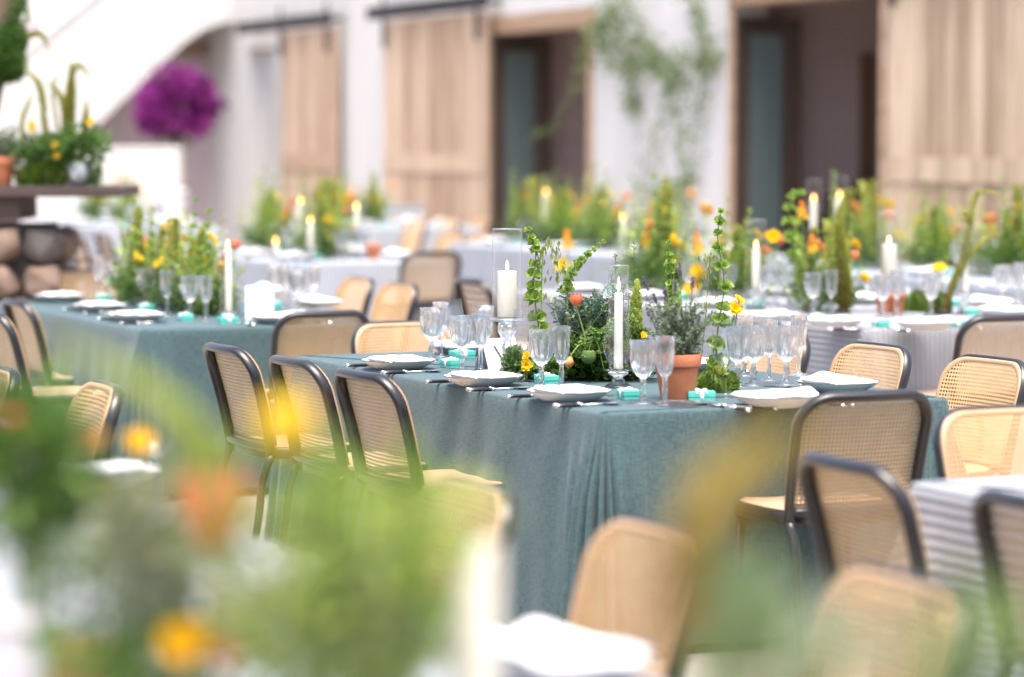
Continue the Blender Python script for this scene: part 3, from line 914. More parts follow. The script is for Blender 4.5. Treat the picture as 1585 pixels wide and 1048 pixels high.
def make_box():
    t = thing('favour_box', '', 'box')
    mb = MB(); box(mb, -0.042, 0.042, -0.027, 0.027, 0, 0.012, ch=0.0015); obj('box_base', mb.mesh('box_base', M['mint'], False), t)
    mb = MB(); box(mb, -0.0435, 0.0435, -0.0285, 0.0285, 0.0125, 0.030, ch=0.002); obj('lid', mb.mesh('lid', M['mint'], False), t)
    mb = MB(); box(mb, -0.0055, 0.0055, -0.0292, 0.0292, 0.0005, 0.0308)
    for s_ in (-1, 1):
        tube(mb, curve([(0, 0, .031), (s_ * .012, .006, .037), (s_ * .018, 0, .034), (s_ * .010, -.006, .032), (0, 0, .031)], 12), .0022, 5)
        tube(mb, curve([(0, 0, .031), (s_ * .008, -.012, .032), (s_ * .014, -.024, .032), (s_ * .016, -.031, .024)], 8), .002, 5)
    obj('ribbon', mb.mesh('ribbon', M['napkin']), t)
    return t
def make_knife(kind):
    t = thing({'k': 'table_knife', 'f': 'table_fork', 's': 'dessert_spoon'}[kind], '', 'cutlery')
    mb = MB(); tube(mb, [(0, -0.10, 0.0052), (0, -0.085, 0.0056), (0, -0.02, 0.005)], [0.0075, 0.0085, 0.007], 10, flatten=0.75); obj('handle', mb.mesh('handle', M['handle']), t)
    mb = MB()
    for y0, y1 in ((-0.105, -0.092), (-0.024, -0.014)):
        tube(mb, [(0, y0, 0.0056), (0, y1, 0.0056)], 0.0086, 10, flatten=0.75)
    obj('collar', mb.mesh('collar', M['silver']), t)
    mb = MB()
    if kind == 'k':
        box(mb, -0.008, 0.008, -0.014, 0.115, 0.003, 0.0055, ch=0.001)
    else:
        tube(mb, [(0, -0.014, 0.005), (0, 0.04, 0.006), (0, 0.065, 0.007)], [0.0035, 0.0025, 0.004], 8)
        if kind == 's':
            pts = [(0.019 * math.sin(q), 0.09 - 0.028 * math.cos(q)) for q in np.linspace(0, 2 * PI, 21)[:-1]]
            mb.add([(x, y, 0.008) for x, y in pts] + [(x * 0.55, 0.09 + (y - 0.09) * 0.55, 0.003) for x, y in pts], [(i, (i + 1) % 20, 20 + (i + 1) % 20, 20 + i) for i in range(20)] + [tuple(range(20, 40))])
        else:
            box(mb, -0.012, 0.012, 0.066, 0.080, 0.004, 0.0065, ch=0.001)
            for k in range(4): box(mb, -0.012 + 0.0068 * k, -0.0085 + 0.0068 * k, 0.0795, 0.120, 0.0045, 0.0065)
    obj({'k': 'blade', 'f': 'tines', 's': 'bowl'}[kind], mb.mesh('steel', M['silver']), t)
    return t
def cutlery(kind, label, p, rz):
    return place('cut' + kind, lambda: make_knife(kind), label, p, rz, 'black handled cutlery')
def plate_at(p, rz, where, nap=True, group='plates set out on the tables'):
    place('plate', make_plate, 'pale stoneware plate ' + where, p, rz, group)
    if nap:
        k = rnd.randrange(3)
        m = cached('nap%d' % k, lambda: napkin_mesh(k + 3))
        place('napk%d' % k, lambda: tag(obj('napkin', m), '', 'napkin'), 'folded white napkin on plate ' + where, tuple(np.array(p)), rz, 'folded napkins')
def box_at(p, rz, where):
    place('box', make_box, 'mint green favour box ' + where, p, rz, 'mint favour boxes')
def rz_of(face): return {'u': TH - PI / 2, '-u': TH + PI / 2, 'v': TH, '-v': TH + PI}[face]
def rel(p, rz, x, y):
    return np.array(p) + np.array([math.cos(rz) * x - math.sin(rz) * y, math.sin(rz) * x + math.cos(rz) * y, 0])

# candles
def pillar_candle(p, h, r, label, group='lit candles', lit=True):
    t = thing('pillar_candle' if r > 0.02 else 'taper_candle', label, 'candle', p, 0, group)
    mb = MB()
    lathe(mb, [(0.0, 0.0), (r * 0.97, 0.0), (r, 0.004), (r * (0.99 if r > 0.02 else 0.85), h - 0.004), (r * (0.96 if r > 0.02 else 0.7), h), (r * 0.6, h - 0.003), (0, h - 0.006)], 28)
    obj('wax_body', mb.mesh('wax_body', M['wax']), t)
    mb = MB(); tube(mb, [(0, 0, h - 0.008), (0.001, 0, h + 0.010)], 0.0012, 6); obj('wick', mb.mesh('wick', M['wick']), t)
    if not lit: return t
    mb = MB(); k = rnd.uniform(0.75, 1.2); lx, ly = rnd.uniform(-.004, .004), rnd.uniform(-.002, .002)
    for_r = [(0.0, 0.0), (0.003, 0.003), (0.0055, 0.010), (0.0048, 0.019), (0.0022, 0.030), (0.0003, 0.040)]
    tube(mb, [(lx * (z / .04) ** 2, ly * z / .04, h + 0.004 + z * k) for r_, z in for_r], [max(r_, 0.0003) for r_, z in for_r], 10); obj('flame', mb.mesh('flame', M['flame']), t)
    return t
def candlestick(p, h, rt, label, group='glass candlesticks'):
    t = thing('glass_candlestick', label, 'candlestick', p, 0, group)
    mb = MB()
    k = h / 0.2
    lathe(mb, [(0, 0), (rt * 0.95, 0), (rt, 0.004), (rt * 0.9, 0.010), (0.030, 0.018), (0.022, 0.03 * k)], 36); obj('base', mb.mesh('base', M['clear']), t)
    mb = MB()
    lathe(mb, [(0.022, 0.0301 * k), (0.026, 0.055 * k), (0.018, 0.075 * k), (0.023, 0.082 * k), (0.018, 0.089 * k), (0.023, 0.097 * k), (0.018, 0.104 * k), (0.014, 0.115 * k), (0.020, 0.13 * k), (0.031, 0.15 * k), (0.034, 0.17 * k), (0.030, 0.185 * k)], 36); obj('baluster', mb.mesh('baluster', M['clear']), t)
    mb = MB()
    lathe(mb, [(0, 0.186 * k), (0.030, 0.1862 * k), (rt * 0.97, 0.192 * k), (rt, 0.196 * k), (rt, 0.2 * k), (0.0, 0.2 * k)], 36); obj('drip_plate', mb.mesh('drip_plate', M['clear']), t)
    return t
def hurricane(p, h, r, label, group='glass candle chimneys'):
    t = thing('glass_chimney', label, 'candle shade', p, 0, group)
    mb = MB()
    lathe(mb, [(r, 0.0), (r, h)], 40)
    obj('cylinder', mb.mesh('cylinder', M['thin']), t)
    mb = MB(); tube(mb, [(r * math.cos(q), r * math.sin(q), h) for q in np.linspace(0, 2 * PI, 41)[:-1]], 0.0016, 6, closed=True)
    obj('rim', mb.mesh('rim', M['clear']), t)
    return t
def candle_set(p, hs, hc, r, hh, rh, where):
    """glass foot, candle on it, open glass cylinder round the candle"""
    p = np.array(p)
    candlestick(p, hs, rh + 0.012, 'turned glass candlestick ' + where)
    q = p + np.array([0, 0, hs + 0.001])
    pillar_candle(q, hc, r, ('thick ivory pillar candle ' if r > 0.02 else 'slim ivory taper candle ') + where)
    hurricane(q, hh, rh, 'clear glass cylinder round the candle ' + where)

# ------------------------------------------------------------------ plants: every builder adds parts to a parent thing
def stem_part(parent, name, pts, r0, r1, mat='stem', tint=0.5, n=6):
    mb = MB(); tube(mb, pts, np.linspace(r0, r1, len(pts)), n, tint)
    return obj(name, mb.mesh(name, M[mat]), parent)
def bell_stem(parent, ctrl, whorls=9, size=0.018, start=0.25, mat='bell'):
    pts = curve(ctrl, 30)
    s = stem_part(parent, 'bell_stem', pts, 0.0035, 0.0015)
    for k in range(whorls):
        mb = MB()
        f = start + (1 - start) * k / (whorls - 1)
        c = pts[int(f * 29)]; T = unit(pts[min(29, int(f * 29) + 1)] - pts[max(0, int(f * 29) - 1)])
        sz = size * (1.15 - 0.65 * k / (whorls - 1)) * rnd.uniform(0.85, 1.15)
        a0 = rnd.uniform(0, 6)
        A = unit(np.cross(T, [0.3, 0.9, 0.1])); B = np.cross(T, A)
        for j in range(5):
            q = a0 + j * 2 * PI / 5
            q += rnd.uniform(-.35, .35)
            D = unit(math.cos(q) * A + math.sin(q) * B + rnd.uniform(0.05, 1.1) * T)
            sj = sz; sz = sj * rnd.uniform(0.75, 1.2)
            # one cup: a flared funnel
            ax1 = unit(np.cross(D, T)); ax2 = np.cross(D, ax1)
            ring = []
            for (rr, zz) in ((0.12, 0.0), (0.42, 0.35), (0.72, 0.75), (0.80, 0.95)):
                for i in range(8):
                    w = 2 * PI * i / 8
                    ring.append(c + sz * (D * zz + rr * 0.8 * (math.cos(w) * ax1 + math.sin(w) * ax2) * (1 + (0.15 * math.cos(2.5 * w * 2) if zz > 0.9 else 0))))
            sz = sj
            mb.add(ring, [(i * 8 + m, i * 8 + (m + 1) % 8, (i + 1) * 8 + (m + 1) % 8, (i + 1) * 8 + m) for i in range(3) for m in range(8)], rnd.uniform(0.15, 0.95))
        P = np.repeat(c[None], 4, 0)
        leaves(mb, P, rg.normal(size=(4, 3)) + np.array([0, 0, 0.3]), sz * 1.3, sz * 0.6, 0.2 + 0.6 * rg.random(4))
        obj('bell_whorl', mb.mesh('bell_whorl', M[mat]), s)
    return s
def foxtail(parent, ctrl, r=0.02, n=900, mat='foxtail', name='foxtail_spike', blunt=False):
    pts = curve(ctrl, 40)
    rad = r * np.array([0.55 + 0.45 * math.sin(PI * min(1, 0.15 + q * 0.85)) for q in np.linspace(0, 1, 40)]) * (1 - np.linspace(0, 1, 40) ** 3 * 0.85)
    if blunt: rad = r * (1 - 0.45 * np.linspace(0, 1, 40) - 0.4 * np.linspace(0, 1, 40) ** 8) * (1 + 0.12 * np.sin(np.arange(40) * 1.9))
    mb = MB()
    tube(mb, pts, rad * 0.62, 8, np.linspace(0, 0.8, 40))
    f = rg.random(n)
    idx = (f * 38.9).astype(int)
    c = pts[idx] + (pts[np.minimum(idx + 1, 39)] - pts[idx]) * ((f * 38.9) % 1)[:, None]
    T = unit(np.gradient(pts, axis=0))[idx]
    X = rg.normal(size=(n, 3)); X = unit(X - T * np.sum(X * T, 1, keepdims=True))
    leaves(mb, c + X * (rad[idx] * 0.5)[:, None], X + T * 0.5, rad[idx] * 1.0, rad[idx] * 0.46, np.clip(f * 0.95 + rg.normal(size=n) * 0.13, 0, 1))
    return obj(name, mb.mesh(name, M[mat]), parent)
def petal_mesh(key, L, Wd, cup, mat, flare=0.0, ruffle=0.0):
    def f():
        mb = MB(); nu, nv = 7, 6
        V, t = [], []
        for i in range(nu + 1):
            a = i / nu
            w = Wd * (math.sin(PI * min(0.97, 0.12 + 0.8 * a)) ** 0.8)
            for j in range(nv + 1):
                b = j / nv - 0.5
                x = b * w
                r = cup * math.sin(PI * (0.76 if flare == 0 else 0.55) * a) * (1 - flare * a * a) + 0.003 - (b * 2) ** 2 * w * 0.28 + flare * L * 0.6 * a ** 2.2
                z = L * a + ruffle * L * 0.12 * math.sin(9 * b + 5 * a) * a - flare * 0.35 * L * a * a
                V.append((x, r + ruffle * 0.08 * L * math.sin(13 * b) * a, z)); t.append(min(1, 0.15 + 0.8 * a + 0.15 * abs(b)))
        mb.add(V, [(i * (nv + 1) + j, i * (nv + 1) + j + 1, (i + 1) * (nv + 1) + j + 1, (i + 1) * (nv + 1) + j) for i in range(nu) for j in range(nv)], t)
        return mb.mesh('petal', M[mat])
    return cached(key, f)
def bloom(parent, ctrl, kind, size=1.0, mat=None, tilt=None, stem=0.0028):
    """stem part with its petals as sub-parts"""
    pts = curve(ctrl, 14)
    s = stem_part(parent, {'tulip': 'tulip', 'cup': 'yellow_flower', 'poppy': 'poppy'}[kind], pts, stem, stem * 0.8, tint=0.7)
    T = Vector(unit(pts[-1] - pts[-3])) if tilt is None else Vector(tilt).normalized()
    qb = T.to_track_quat('Z', 'Y')
    def pet(m, ang, inner, ln):
        o = obj('petal', m, s, pts[-1])
        o.rotation_mode = 'QUATERNION'
        o.rotation_quaternion = qb @ Quaternion((0, 0, 1), ang) @ Quaternion((1, 0, 0), -inner)
        o.scale = (size * ln,) * 3
    if kind == 'tulip':
        m = petal_mesh('tul' + (mat or 'orange'), 0.052, 0.040, 0.021, mat or 'orange')
        for k in range(6): pet(m, k * PI / 3 + (0.1 if k % 2 else 0), 0.10 if k % 2 else 0.02, 1 if k % 2 else 0.95)
    elif kind == 'poppy':
        m = petal_mesh('pop' + (mat or 'yellow'), 0.040, 0.048, 0.020, mat or 'yellow', 0.5, 0.4)
        for k in range(6): pet(m, k * PI / 3, 0.25 if k % 2 else 0.0, 1)
    else:
        m = petal_mesh('cup' + (mat or 'yellow'), 0.030, 0.030, 0.010, mat or 'yellow', 0.9, 1.0)
        for k in range(11): pet(m, k * 2.4, 0.55 - 0.055 * k, 1 - 0.035 * k)
    return s
def poker(parent, ctrl, L=0.09, r=0.022):
    pts = curve(ctrl, 12)
    s = stem_part(parent, 'poker_flower', pts, 0.004, 0.003)
    mb = MB(); n = 170
    T = unit(pts[-1] - pts[-2]); A = unit(np.cross(T, [0.2, 1, 0])); B = np.cross(T, A)
    f = rg.random(n); q = rg.random(n) * 6.28
    rad = r * (1 - 0.75 * f)
    P = pts[-1] + T * (f * L)[:, None] + (np.cos(q)[:, None] * A + np.sin(q)[:, None] * B) * (rad * 0.4)[:, None]
    D = (np.cos(q)[:, None] * A + np.sin(q)[:, None] * B) - T * 0.9 + 0
    leaves(mb, P, D, rad * 1.5 + 0.006, 0.007, np.clip(f + rg.normal(size=n) * 0.12, 0, 1))
    lathe_m = mb
    obj('florets', lathe_m.mesh('florets', M['poker']), s)
    return s
def needle_sprig(mb, ctrl, n=90, L=0.018, w=0.0035, t0=0.1, t1=0.9, up=0.6):
    pts = curve(ctrl, 16)
    tube(mb, pts, np.linspace(0.0018, 0.0008, 16), 5, 0.3)
    f = 0.08 + 0.92 * rg.random(n); idx = (f * 14.99).astype(int)
    c = pts[idx] + (pts[np.minimum(idx + 1, 15)] - pts[idx]) * ((f * 14.99) % 1)[:, None]
    T = unit(np.gradient(pts, axis=0))[idx]
    X = rg.normal(size=(n, 3)); X = unit(X - T * np.sum(X * T, 1, keepdims=True))
    leaves(mb, c, X + T * up, L * (1.05 - 0.5 * f), w, t0 + (t1 - t0) * rg.random(n))
def fronds(mb, c, n, L, spread=1.0, leaflet=0.016, pairs=11, t0=0.1, t1=0.9, up=0.6, R0=(0.05, 0.05, 0.02), arc=0.5):
    for k in range(n):
        q = rnd.uniform(0, 2 * PI)
        d = np.array([math.cos(q) * spread, math.sin(q) * spread, up + rnd.uniform(-0.4, 0.5)]); d /= np.linalg.norm(d)
        b = np.array(c) + np.array([rnd.uniform(-1, 1) * R0[0], rnd.uniform(-1, 1) * R0[1], rnd.uniform(0, 1) * R0[2]])
        l = L * rnd.uniform(0.6, 1.15)
        e = b + d * l; mid = b + d * l * 0.55 + np.array([0, 0, l * 0.12])
        e = e - np.array([0, 0, l * arc * rnd.uniform(0.2, 1)])
        e[2] = max(e[2], 0.004); mid[2] = max(mid[2], 0.004); b[2] = max(b[2], 0.0)
        pts = curve([b, mid, e], 8)
        tube(mb, pts, np.linspace(0.0012, 0.0005, 8), 4, 0.5)
        f = np.repeat(np.linspace(0.15, 1, pairs), 2)
        idx = np.minimum((f * 6.99).astype(int), 6)
        P = pts[idx] + (pts[idx + 1] - pts[idx]) * ((f * 6.99) - idx)[:, None]
        T = unit(pts[idx + 1] - pts[idx])
        sd_ = unit(np.cross(T, [0, 0, 1.0]) + rg.normal(size=T.shape) * 0.15)
        sgn = np.tile([1, -1], pairs)[:, None]
        tint = rnd.uniform(t0, t1)
        leaves(mb, P, sd_ * sgn + T * 0.7 + rg.normal(size=T.shape) * 0.2, leaflet * (1.25 - 0.8 * f), leaflet * 0.5 * (1.25 - 0.7 * f), np.clip(tint + rg.normal(size=len(f)) * 0.1, 0, 1))
def flower_pot(label, r, h, loc, group='clay flower pots', mat='terracotta', rz=0):
    t = thing('flower_pot', label, 'flower pot', loc, rz, group)
    mb = MB(); lathe(mb, [(0, 0.0), (r * 0.66, 0.0), (r * 0.68, 0.003), (r * 0.90, h * 0.72)], 40); obj('pot_body', mb.mesh('pot_body', M[mat]), t)
    mb = MB(); lathe(mb, [(r * 0.90, h * 0.725), (r * 0.985, h * 0.73), (r * 1.0, h * 0.75), (r * 1.01, h * 0.985), (r * 0.99, h), (r * 0.93, h), (r * 0.91, h * 0.98), (r * 0.88, h * 0.8)], 40); obj('pot_rim', mb.mesh('pot_rim', M[mat]), t)
    mb = MB(); lathe(mb, [(0, h * 0.93), (r * 0.5, h * 0.92), (r * 0.89, h * 0.88)], 24); obj('soil', mb.mesh('soil', M['soil']), t)
    return t
def foliage(parent, mb, mat, name='foliage'):
    return obj(name, mb.mesh(name, M[mat]), parent)
def moss_mound(loc, rx, ry, h, label, group='moss mounds', succ=True, rz=TH):
    t = thing('moss_mound', label, 'moss', loc, rz, group)
    mb = MB()
    n, m = 30, 10
    V = []
    for j in range(m + 1):
        e = PI / 2 * j / m
        for i in range(n):
            q = 2 * PI * i / n
            k = 1 + 0.16 * math.sin(3 * q + 2 * e) + 0.1 * math.sin(7 * q + 5 * e) + 0.05 * math.sin(13 * q - 9 * e)
            V.append((rx * k * math.cos(e) * math.cos(q), ry * k * math.cos(e) * math.sin(q), h * k * math.sin(e) ** 0.8))
    mb.add(V, [(j * n + i, j * n + (i + 1) % n, (j + 1) * n + (i + 1) % n, (j + 1) * n + i) for j in range(m) for i in range(n)], 0.25)
    V = np.array(V)
    k = rg.integers(0, len(V), 3200)
    P = V[k] * (0.97 + 0.06 * rg.random((3200, 1)))
    leaves(mb, P, unit(P + np.array([0, 0, h * 0.3])) + rg.normal(size=P.shape) * 0.6, 0.009, 0.0035, np.clip(0.5 + 0.3 * np.sin(P[:, 0] * 150) * np.sin(P[:, 1] * 130) + rg.normal(size=3200) * 0.2, 0, 1))
    obj('moss_cushion', mb.mesh('moss_cushion', M['moss']), t)
    if succ:
        for k in range(4):
            mb = MB(); c = np.array([rnd.uniform(-0.6, 0.6) * rx, rnd.uniform(-0.5, 0.5) * ry, h * 0.9])
            for r_ in range(4):
                q = np.arange(7) * 2 * PI / 7 + r_ * 0.45
                D = np.column_stack([np.cos(q) * (1 - 0.2 * r_), np.sin(q) * (1 - 0.2 * r_), np.full(7, 0.35 + 0.45 * r_)])
                leaves(mb, np.repeat(c[None], 7, 0) + np.array([0, 0, 0.006 * r_]), D, 0.026 - 0.004 * r_, 0.014, 0.3 + 0.5 * rg.random(7))
            obj('succulent', mb.mesh('succulent', M['lime']), t)
    return t
# ------------------------------------------------------------------ chairs
for k, (t, y, lab) in enumerate(((0.88, 3, 'cane chair nearest the pleated corner, tucked under the teal table'), (1.50, 1, 'cane chair in the middle of the three along the teal table'), (2.20, 1, 'cane chair farthest from the pleated corner along the teal table'))):
    chair('main', -0.17, t, 'u', lab, yaw=y)
chair('main', 0.66, -0.21, 'v', 'cane chair at the near end of the teal table, blurred spike before it', yaw=-2)
chair('main', 0.70, 2.95, '-v', 'cane chair at the far end of the teal table, behind the first plate', yaw=2)
for t, lab in ((0.50, 'cane chair showing its woven front beside the striped head chair, cut by the picture edge'), (1.22, 'cane chair with crisp woven front between teal and grey striped tables'), (1.92, 'cane chair half hidden behind the wine glasses on the teal table')):
    chair('main', 1.50, t, '-u', lab, yaw=2)
for px, y, f, lab in (
    (505, 485, 'v', 'cane chair at the near end of the number 13 table, back turned'),
    (18, 467, 'u', 'cane chair tucked into the long side of the number 13 table'),
    (-22, 486, 'u', 'cane chair at the picture edge beside the number 13 table'),
    (562, 432, '-u', 'small tan cane chair behind the number 13 table, farther of two'),
    (626, 441, '-u', 'small tan cane chair behind the number 13 table, nearer of two'),
    (128, 421, '-v', 'cane chair at the far end of the number 13 table by the stones'),
    (1562, 491, 'v', 'cane chair at the near end of the striped table with foxtail spike'),
    (722, 434, 'u', 'black framed cane chair before the far grey cloth, behind the tall candle'),
    (672, 391, 'v', 'blurred cane chair with black arched frame at the far striped table'),
    (706, 360, '-u', 'pale blurred cane chair behind the black arched one, nearer the pillar candle'),
    (750, 362, '-u', 'pale blurred cane chair partly behind the tall glass cylinder'),
    (110, 362, 'u', 'blurred narrow cane chair beside the stone pillar'),
    (152, 362, 'u', 'blurred narrow cane chair second from the stone pillar'),
    (200, 356, 'u', 'blurred narrow cane chair third from the stone pillar'),
    (650, 342, '-u', 'far blurred cane chair below the pinkish plank door, first of three'),
    (700, 339, '-u', 'far blurred cane chair below the pinkish plank door, middle of three'),
    (748, 335, '-u', 'far blurred cane chair below the pinkish door edge, by the dark opening'),
    (1410, 334, '-v', 'far dark chair back below the widest plank door'),
    (1296, 716, 'u', 'large blurred cane chair with dark frame beside the near grey striped table'),
    (1588, 776, 'u', 'dark chair frame at the picture edge before the near grey cloth'),
    (1548, 634, '-v', 'cane chair at the far end of the near grey striped table'),
    (748, 752, '-u', 'blurred tan cane chair behind the lime green bush'),
    (1032, 820, '-u', 'blurred tan cane chair behind the white napkin near the camera'),
    (1420, 900, '-u', 'most blurred cane chair, grey green sprays before it'),
    (170, 598, '-u', 'cane chair with rounded top behind the yellow blurred flowers'),
    (6, 573, '-u', 'cane chair cut by the picture edge above the dark leafy plant')):
    chair_px(px, y, f, lab)

# ------------------------------------------------------------------ place settings
def seat(p, face, where, dx=0.0, cut=True, bx_=(0.01, 0.205)):
    rz = rz_of(face)
    p = np.array(p, float); p[2] = 0.7525
    plate_at(p, rz, where)
    if bx_: box_at(rel(p, rz, *bx_), rz + R(rnd.uniform(-12, 12)), where)
    if cut:
        cutlery('k', 'black handled knife beside the plate ' + where, rel(p, rz, 0.165, -0.03), rz)
        cutlery('s', 'black handled spoon beside the plate ' + where, rel(p, rz, 0.195, -0.035), rz)
        cutlery('f', 'black handled fork beside the plate ' + where, rel(p, rz, -0.170, -0.03), rz)
seat(at(617, 563, 0.772), 'u', 'farthest along the teal table by the tent card', bx_=(0.02, 0.20))
seat(at(748, 588, 0.772), 'u', 'second from the pleated corner of the teal table', bx_=(0.02, 0.225))
seat(at(881, 611, 0.772), 'u', 'nearest the pleated corner of the teal table', bx_=(0.02, 0.20))
seat(at(1200, 619, 0.772), 'v', "at the teal table's near end beside the moss", bx_=(0.10, 0.16))
seat(at(1297, 597, 0.772), '-u', 'before the crisp cane chair across the teal table', bx_=None)
seat(on('main', 1.02, 1.30), '-u', 'behind the clay pot on the teal table', bx_=(0.0, 0.20))
seat(on('main', 1.02, 2.0), '-u', 'farthest across the teal table behind the herbs', bx_=None)
seat(on('main', 0.62, 2.38), '-v', 'at the far end of the teal table', bx_=(0.1, 0.19), cut=False)
# the box and small cut glass dish beside the clay pot
box_at(at(1085, 620), R(3), 'in front of the moss beside the clay pot')
t = thing('bread_dish', 'small ribbed cut glass dish beside the mint box and clay pot', 'dish', at(1050, 629), 0)
mb = MB(); lathe(mb, [(0, 0.002), (0.03, 0.0), (0.05, 0.004, 0.02), (0.072, 0.012, 0.03), (0.074, 0.014, 0.03), (0.070, 0.014, 0.03), (0.048, 0.008, 0.02), (0, 0.006)], 72, rib=24); obj('dish', mb.mesh('dish', M['dish']), t)
for k in range(2):
    cutlery('sf'[k], ('silver necked spoon' if k == 0 else 'silver necked fork') + ' lying before the mint box and moss', at(1128 + 26 * k, 630 + 2 * k), R(62))
G = 'glasses on the teal table'
for px, py, k, lab in (
    (715, 577, 'g', 'cut glass goblet in front of the tent card'), (744, 577, 'f', 'fluted glass between goblet and turned candlestick'), (700, 566, 'w', 'large thin wine glass nearest the far cane chair'), (752, 560, 'f', 'fluted glass partly behind the turned candlestick'),
    (838, 604, 'g', 'cut glass goblet before the tulip and herbs'), (869, 604, 'f', 'fluted glass before the tulip beside the goblet'), (812, 592, 'w', 'thin wine glass in front of the hanging green pods'),
    (995, 626, 'g', 'cut glass goblet before the slim candle'), (1029, 628, 'f', 'fluted glass overlapping the clay pot'), (956, 614, 'w', 'thin wine glass overlapping the slim candle'),
    (1123, 616, 'w', 'tall thin wine glass before the moss'), (1166, 598, 'g', 'cut glass goblet beside the moss, behind the end plate'), (1217, 597, 'g', 'cut glass goblet under the broad wine glass'), (1213, 588, 'w', 'broad thin wine glass nearest the crisp cane chair'),
    (1190, 590, 'f', 'fluted glass between the two goblets right of the moss'), (1152, 583, 'f', 'fluted glass just behind the moss and yellow flower'),
    (1142, 600, 'g', 'cut glass goblet half behind the moss cushion'), (1236, 582, 'f', 'fluted glass outermost of the cluster by the crisp cane chair'), (668, 561, 'g', 'cut glass goblet behind the mint box nearest the far cane chair'), (682, 553, 'f', 'fluted glass behind the wine glass at the far end')):
    glassware(k, lab, at(px, py), G)
candle_set(at(785, 582), 0.203, 0.163, 0.034, 0.31, 0.052, 'by the tent card')
candle_set(at(957, 601), 0.062, 0.255, 0.0155, 0.345, 0.034, 'beside the green flower spike')

def tent_card(p, rz, w, h, txt, size, label):
    t = thing('table_card', label, 'table card', p, rz, None)
    for s in (-1, 1):
        mb = MB(); b = h * 0.42
        v = [(x, s * -q, z) for (q, z) in ((b, 0.0), (0.001, h)) for x in (-w / 2, w / 2)]
        v += [(x, y + (0.0012 * s), z) for x, y, z in v]
        mb.add(v, [(0, 1, 3, 2), (4, 6, 7, 5), (0, 4, 5, 1), (2, 3, 7, 6), (0, 2, 6, 4), (1, 5, 7, 3)])
        obj('leaf', mb.mesh('card_leaf', M['card'], False), t)
    cu = bpy.data.curves.new('number', 'FONT'); cu.body = txt; cu.size = size; cu.align_x = 'CENTER'; cu.align_y = 'CENTER'; cu.extrude = 0.0002
    cu.materials.append(M['ink'])
    tmp = bpy.data.objects.new('number_text', cu)
    me = bpy.data.meshes.new_from_object(tmp)
    bpy.data.objects.remove(tmp)
    o = obj('number', me, t, (0, -h * 0.42 * 0.55 - 0.0022, h * 0.45), (math.atan2(h, h * 0.42), 0, 0))
    return t
tent_card(at(771, 573), R(35), 0.145, 0.115, 'V', 0.105, 'open white tent card marked with a V between glasses')
tent_card(at(402, 493), R(4), 0.125, 0.15, '13', 0.11, 'upright white table card with the number 13')

# ------------------------------------------------------------------ main table plants
pot = flower_pot('terracotta pot of greyish lavender on the teal table', 0.076, 0.147, at(1048, 619))
mb = MB()
for k in range(70):
    q, e = rnd.uniform(0, 6.28), rnd.uniform(0.15, 1)
    c0 = np.array([rnd.uniform(-.04, .04), rnd.uniform(-.04, .04), 0.13])
    hgt = rnd.uniform(0.07, 0.20)
    tip = c0 + np.array([math.cos(q) * 0.085 * e, math.sin(q) * 0.085 * e, hgt])
    needle_sprig(mb, [c0, (c0 + tip) / 2 + np.array([0, 0, 0.02]), tip], 50, 0.019, 0.0075, 0.2, 1.0)
cloud(mb, (0, 0, 0.18), (0.075, 0.075, 0.06), 700, 0.016, 0.006, 0.0, 0.7)
foliage(pot, mb, 'sage', 'lavender_leaves')
for (px, py, bx0) in ((1000, 440, -.03), (1052, 418, 0.02), (1013, 462, -0.02), (1045, 445, 0.0), (1030, 455, -0.01), (1072, 440, .03)):
    tip = atd(px, py, at(1048, 619)[1] + rnd.uniform(-.03, .03)) - at(1048, 619)
    pts = curve([(bx0, 0, 0.16), (np.array([bx0, 0, 0.16]) + tip) / 2 + np.array([0, 0, 0.01]), tip], 12)
    s = stem_part(pot, 'lavender_sprig', pts, 0.0014, 0.001, tint=0.3)
    mb = MB(); n = 80; f = rg.random(n)
    c = pts[-1] + (pts[-1] - pts[-3]) * (f[:, None] - 0.5) * 1.1
    leaves(mb, c, rg.normal(size=(n, 3)) + np.array([0, 0, 0.8]), 0.009, 0.005, rg.random(n))
    obj('lavender_head', mb.mesh('lavender_head', M['lavender']), s)
moss_mound(at(1108, 607), 0.078, 0.062, 0.062, 'bright moss cushion with small succulents beside the clay pot')

B = at(925, 591)
cp = thing('herb_centrepiece', 'lush herb and tulip centrepiece beside the slim candle on teal cloth', 'flower arrangement', B)
def lp(px, py, dy=0.0): return atd(px, py, B[1] + dy) - B
mb = MB()
fronds(mb, lp(925, 580, .04), 150, 0.13, 1.0, 0.022, 11, 0.05, 0.95, 0.7, (0.125, 0.09, 0.09), 0.35)
fronds(mb, lp(940, 550, .06), 110, 0.12, 1.0, 0.020, 11, 0.1, 1.0, 0.8, (0.10, 0.08, 0.06), 0.35)
fronds(mb, lp(985, 585, .02), 60, 0.11, 1.0, 0.020, 10, 0.1, 0.9, 0.7, (0.05, 0.06, 0.06), 0.35)
fronds(mb, lp(850, 585, .05), 60, 0.09, 1.0, 0.018, 10, 0.1, 0.9, 0.6, (0.07, 0.06, 0.03), 0.35)
cloud(mb, lp(935, 560, .06), (0.155, 0.11, 0.095), 3000, 0.026, 0.012, 0.0, 0.6)
foliage(cp, mb, 'herb', 'parsley_leaves')
mb = MB()
fronds(mb, lp(895, 520, .10), 70, 0.14, 0.75, 0.015, 13, 0.1, 1.0, 1.3, (0.07, 0.05, 0.05), 0.3)
fronds(mb, lp(920, 505, .10), 50, 0.13, 0.8, 0.014, 12, 0.1, 1.0, 1.3, (0.07, 0.05, 0.03), 0.3)
foliage(cp, mb, 'blue_green', 'fern_leaves')
mb = MB()
